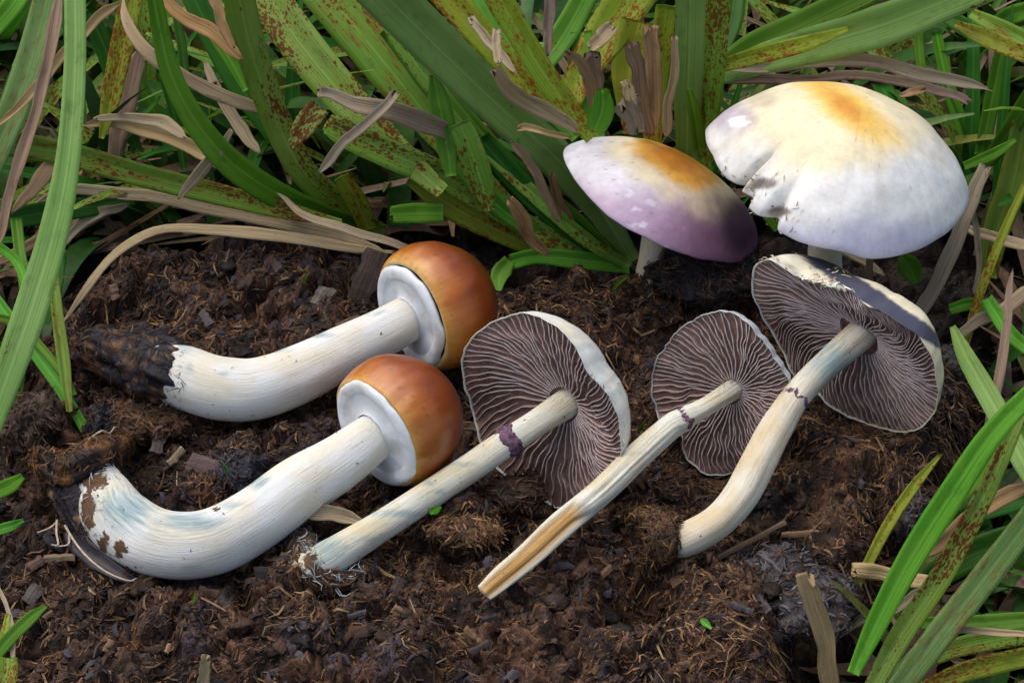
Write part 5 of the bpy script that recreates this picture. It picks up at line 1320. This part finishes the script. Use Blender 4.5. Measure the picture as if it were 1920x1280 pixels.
rgc = np.random.default_rng(91)
CHIPAREA = [(150, 480), (700, 490), (900, 740), (870, 930), (700, 1010), (900, 1120), (1200, 1000), (1240, 1080), (1450, 900), (1560, 800), (1780, 830), (1680, 960), (1480, 1060), (1480, 1270), (30, 1270), (30, 1100), (150, 1090), (560, 980), (300, 820), (560, 740), (120, 600)]
CHIPC = [(0.075, 0.042, 0.026), (0.05, 0.034, 0.030), (0.12, 0.07, 0.04), (0.035, 0.026, 0.026), (0.065, 0.055, 0.060), (0.15, 0.09, 0.05)]
MARKS = [("the hooked stem", 350, 1070), ("the upper button's stem", 450, 640), ("the straight stem", 740, 1000), ("the split stem", 1000, 1090), ("the bent tan stem", 1370, 1010), ("the side-lying cap", 1650, 840),
         ("the dark hollow", 1200, 1140), ("the cut straw stub", 1480, 1230), ("the tiny seedling", 362, 1170), ("the loose straw sliver", 380, 1265), ("the short green blades", 70, 1200), ("the straw ribbon", 400, 470),
         ("the dark upright chip", 690, 520), ("the fallen leaflet", 1323, 1190), ("the hook of the thick stem", 400, 870), ("the lower button cap", 770, 930)]
CHIPN = ["brown", "dark purplish", "tan-brown", "blackish", "grey", "light tan"]
k = 0
while k < 70:
    x, y = rgc.uniform(30, 1780), rgc.uniform(480, 1270)
    if not inpoly(np.array([x]), np.array([y]), CHIPAREA)[0]: continue
    ci, cl_, cw_ = rgc.integers(6), rgc.uniform(18, 52), rgc.uniform(9, 26)
    chip(x, y, cl_, cw_, rgc.uniform(-80, 80), CHIPC[ci], 100 + k, "%s %s %s bark flake in the dung near %s" % ("short" if cl_ < 34 else "long", "narrow" if cw_ < 16 else "broad", CHIPN[ci], min(MARKS, key=lambda m: math.hypot(m[1] - x, m[2] - y))[0]), rgc.normal(0, 0.4), 0.06, rgc.uniform(0.0, 0.16))
    k += 1

# ------------------------------------------------------------------ roots, seedlings, leaflets
def roots(label, lines, r):
    for i, (lab, ln) in enumerate(zip(label, lines)):
        tube("root_thread", [PG(x, y, o) for x, y, o in ln], r, r * 0.5, M['root'], label=lab, cat="root", group="fine roots at the stem base")
roots(["long pale root thread running along the rotten black leaf", "forked pale root hanging left of the rotten black leaf", "short pale root branch with a swollen end", "thin root curling towards the clod", "wiry root over the soil clump of the hooked stem"],
      [[(122, 985, .5), (140, 1015, .5), (165, 1045, .5), (200, 1072, .45), (240, 1088, .4), (256, 1084, .35)], [(107, 975, .5), (106, 1000, .5), (109, 1020, .45), (96, 1021, .4)],
       [(108, 978, .5), (92, 990, .4), (70, 998, .3)], [(130, 1000, .4), (128, 1020, .4), (104, 1024, .4)], [(165, 825, .9), (190, 808, 1.0), (205, 812, .9), (215, 800, .9)]], 0.035)
def seedling(pts, w, label):
    p = PG(pts[0][0], pts[0][1], 0)
    z0 = p[2]
    blade("seedling", 'g_bright', [(x, y, ww) for (x, y), ww in zip(pts, w)], z0, z0 + 1.0, None, label=label, cat="seedling", group="tiny seedlings on the dung", n=14)
seedling([(364, 1188), (358, 1150), (368, 1108)], [6, 7, 3], "tiny upright green seedling beside the striped bark chip")
seedling([(446, 912), (432, 886), (415, 864)], [5, 5, 2], "thin seedling in the hook of the thick stem")
seedling([(562, 545), (568, 530), (577, 515)], [5, 6, 4], "tiny seedling on the dung behind the buttons")
seedling([(1150, 545), (1160, 530), (1178, 518)], [7, 9, 4], "small green sprout left of the lilac cap's stem")
seedling([(1196, 812), (1202, 800), (1210, 795)], [6, 7, 4], "green sprout beside the white flank of the large gill cap")
blade("leaflet", 'g_mid', [(1313, 1160, 4), (1322, 1167, 14), (1334, 1178, 4)], 1.35, 1.3, None, label="single fallen green leaflet in the right foreground", cat="leaf", n=10)
blade("leaflet", 'g_bright', [(806, 962, 8), (815, 955, 20), (826, 948, 8)], 0.9, 0.9, None, label="green leaf tip poking out under the straight stem", cat="leaf", n=10)
blade("leaflet", 'g_yell', [(1275, 1082, 4), (1300, 1078, 10), (1312, 1078, 4)], 0.5, 0.5, None, label="yellow-green leaf scrap below the bent tan stem's base", cat="leaf", n=10)
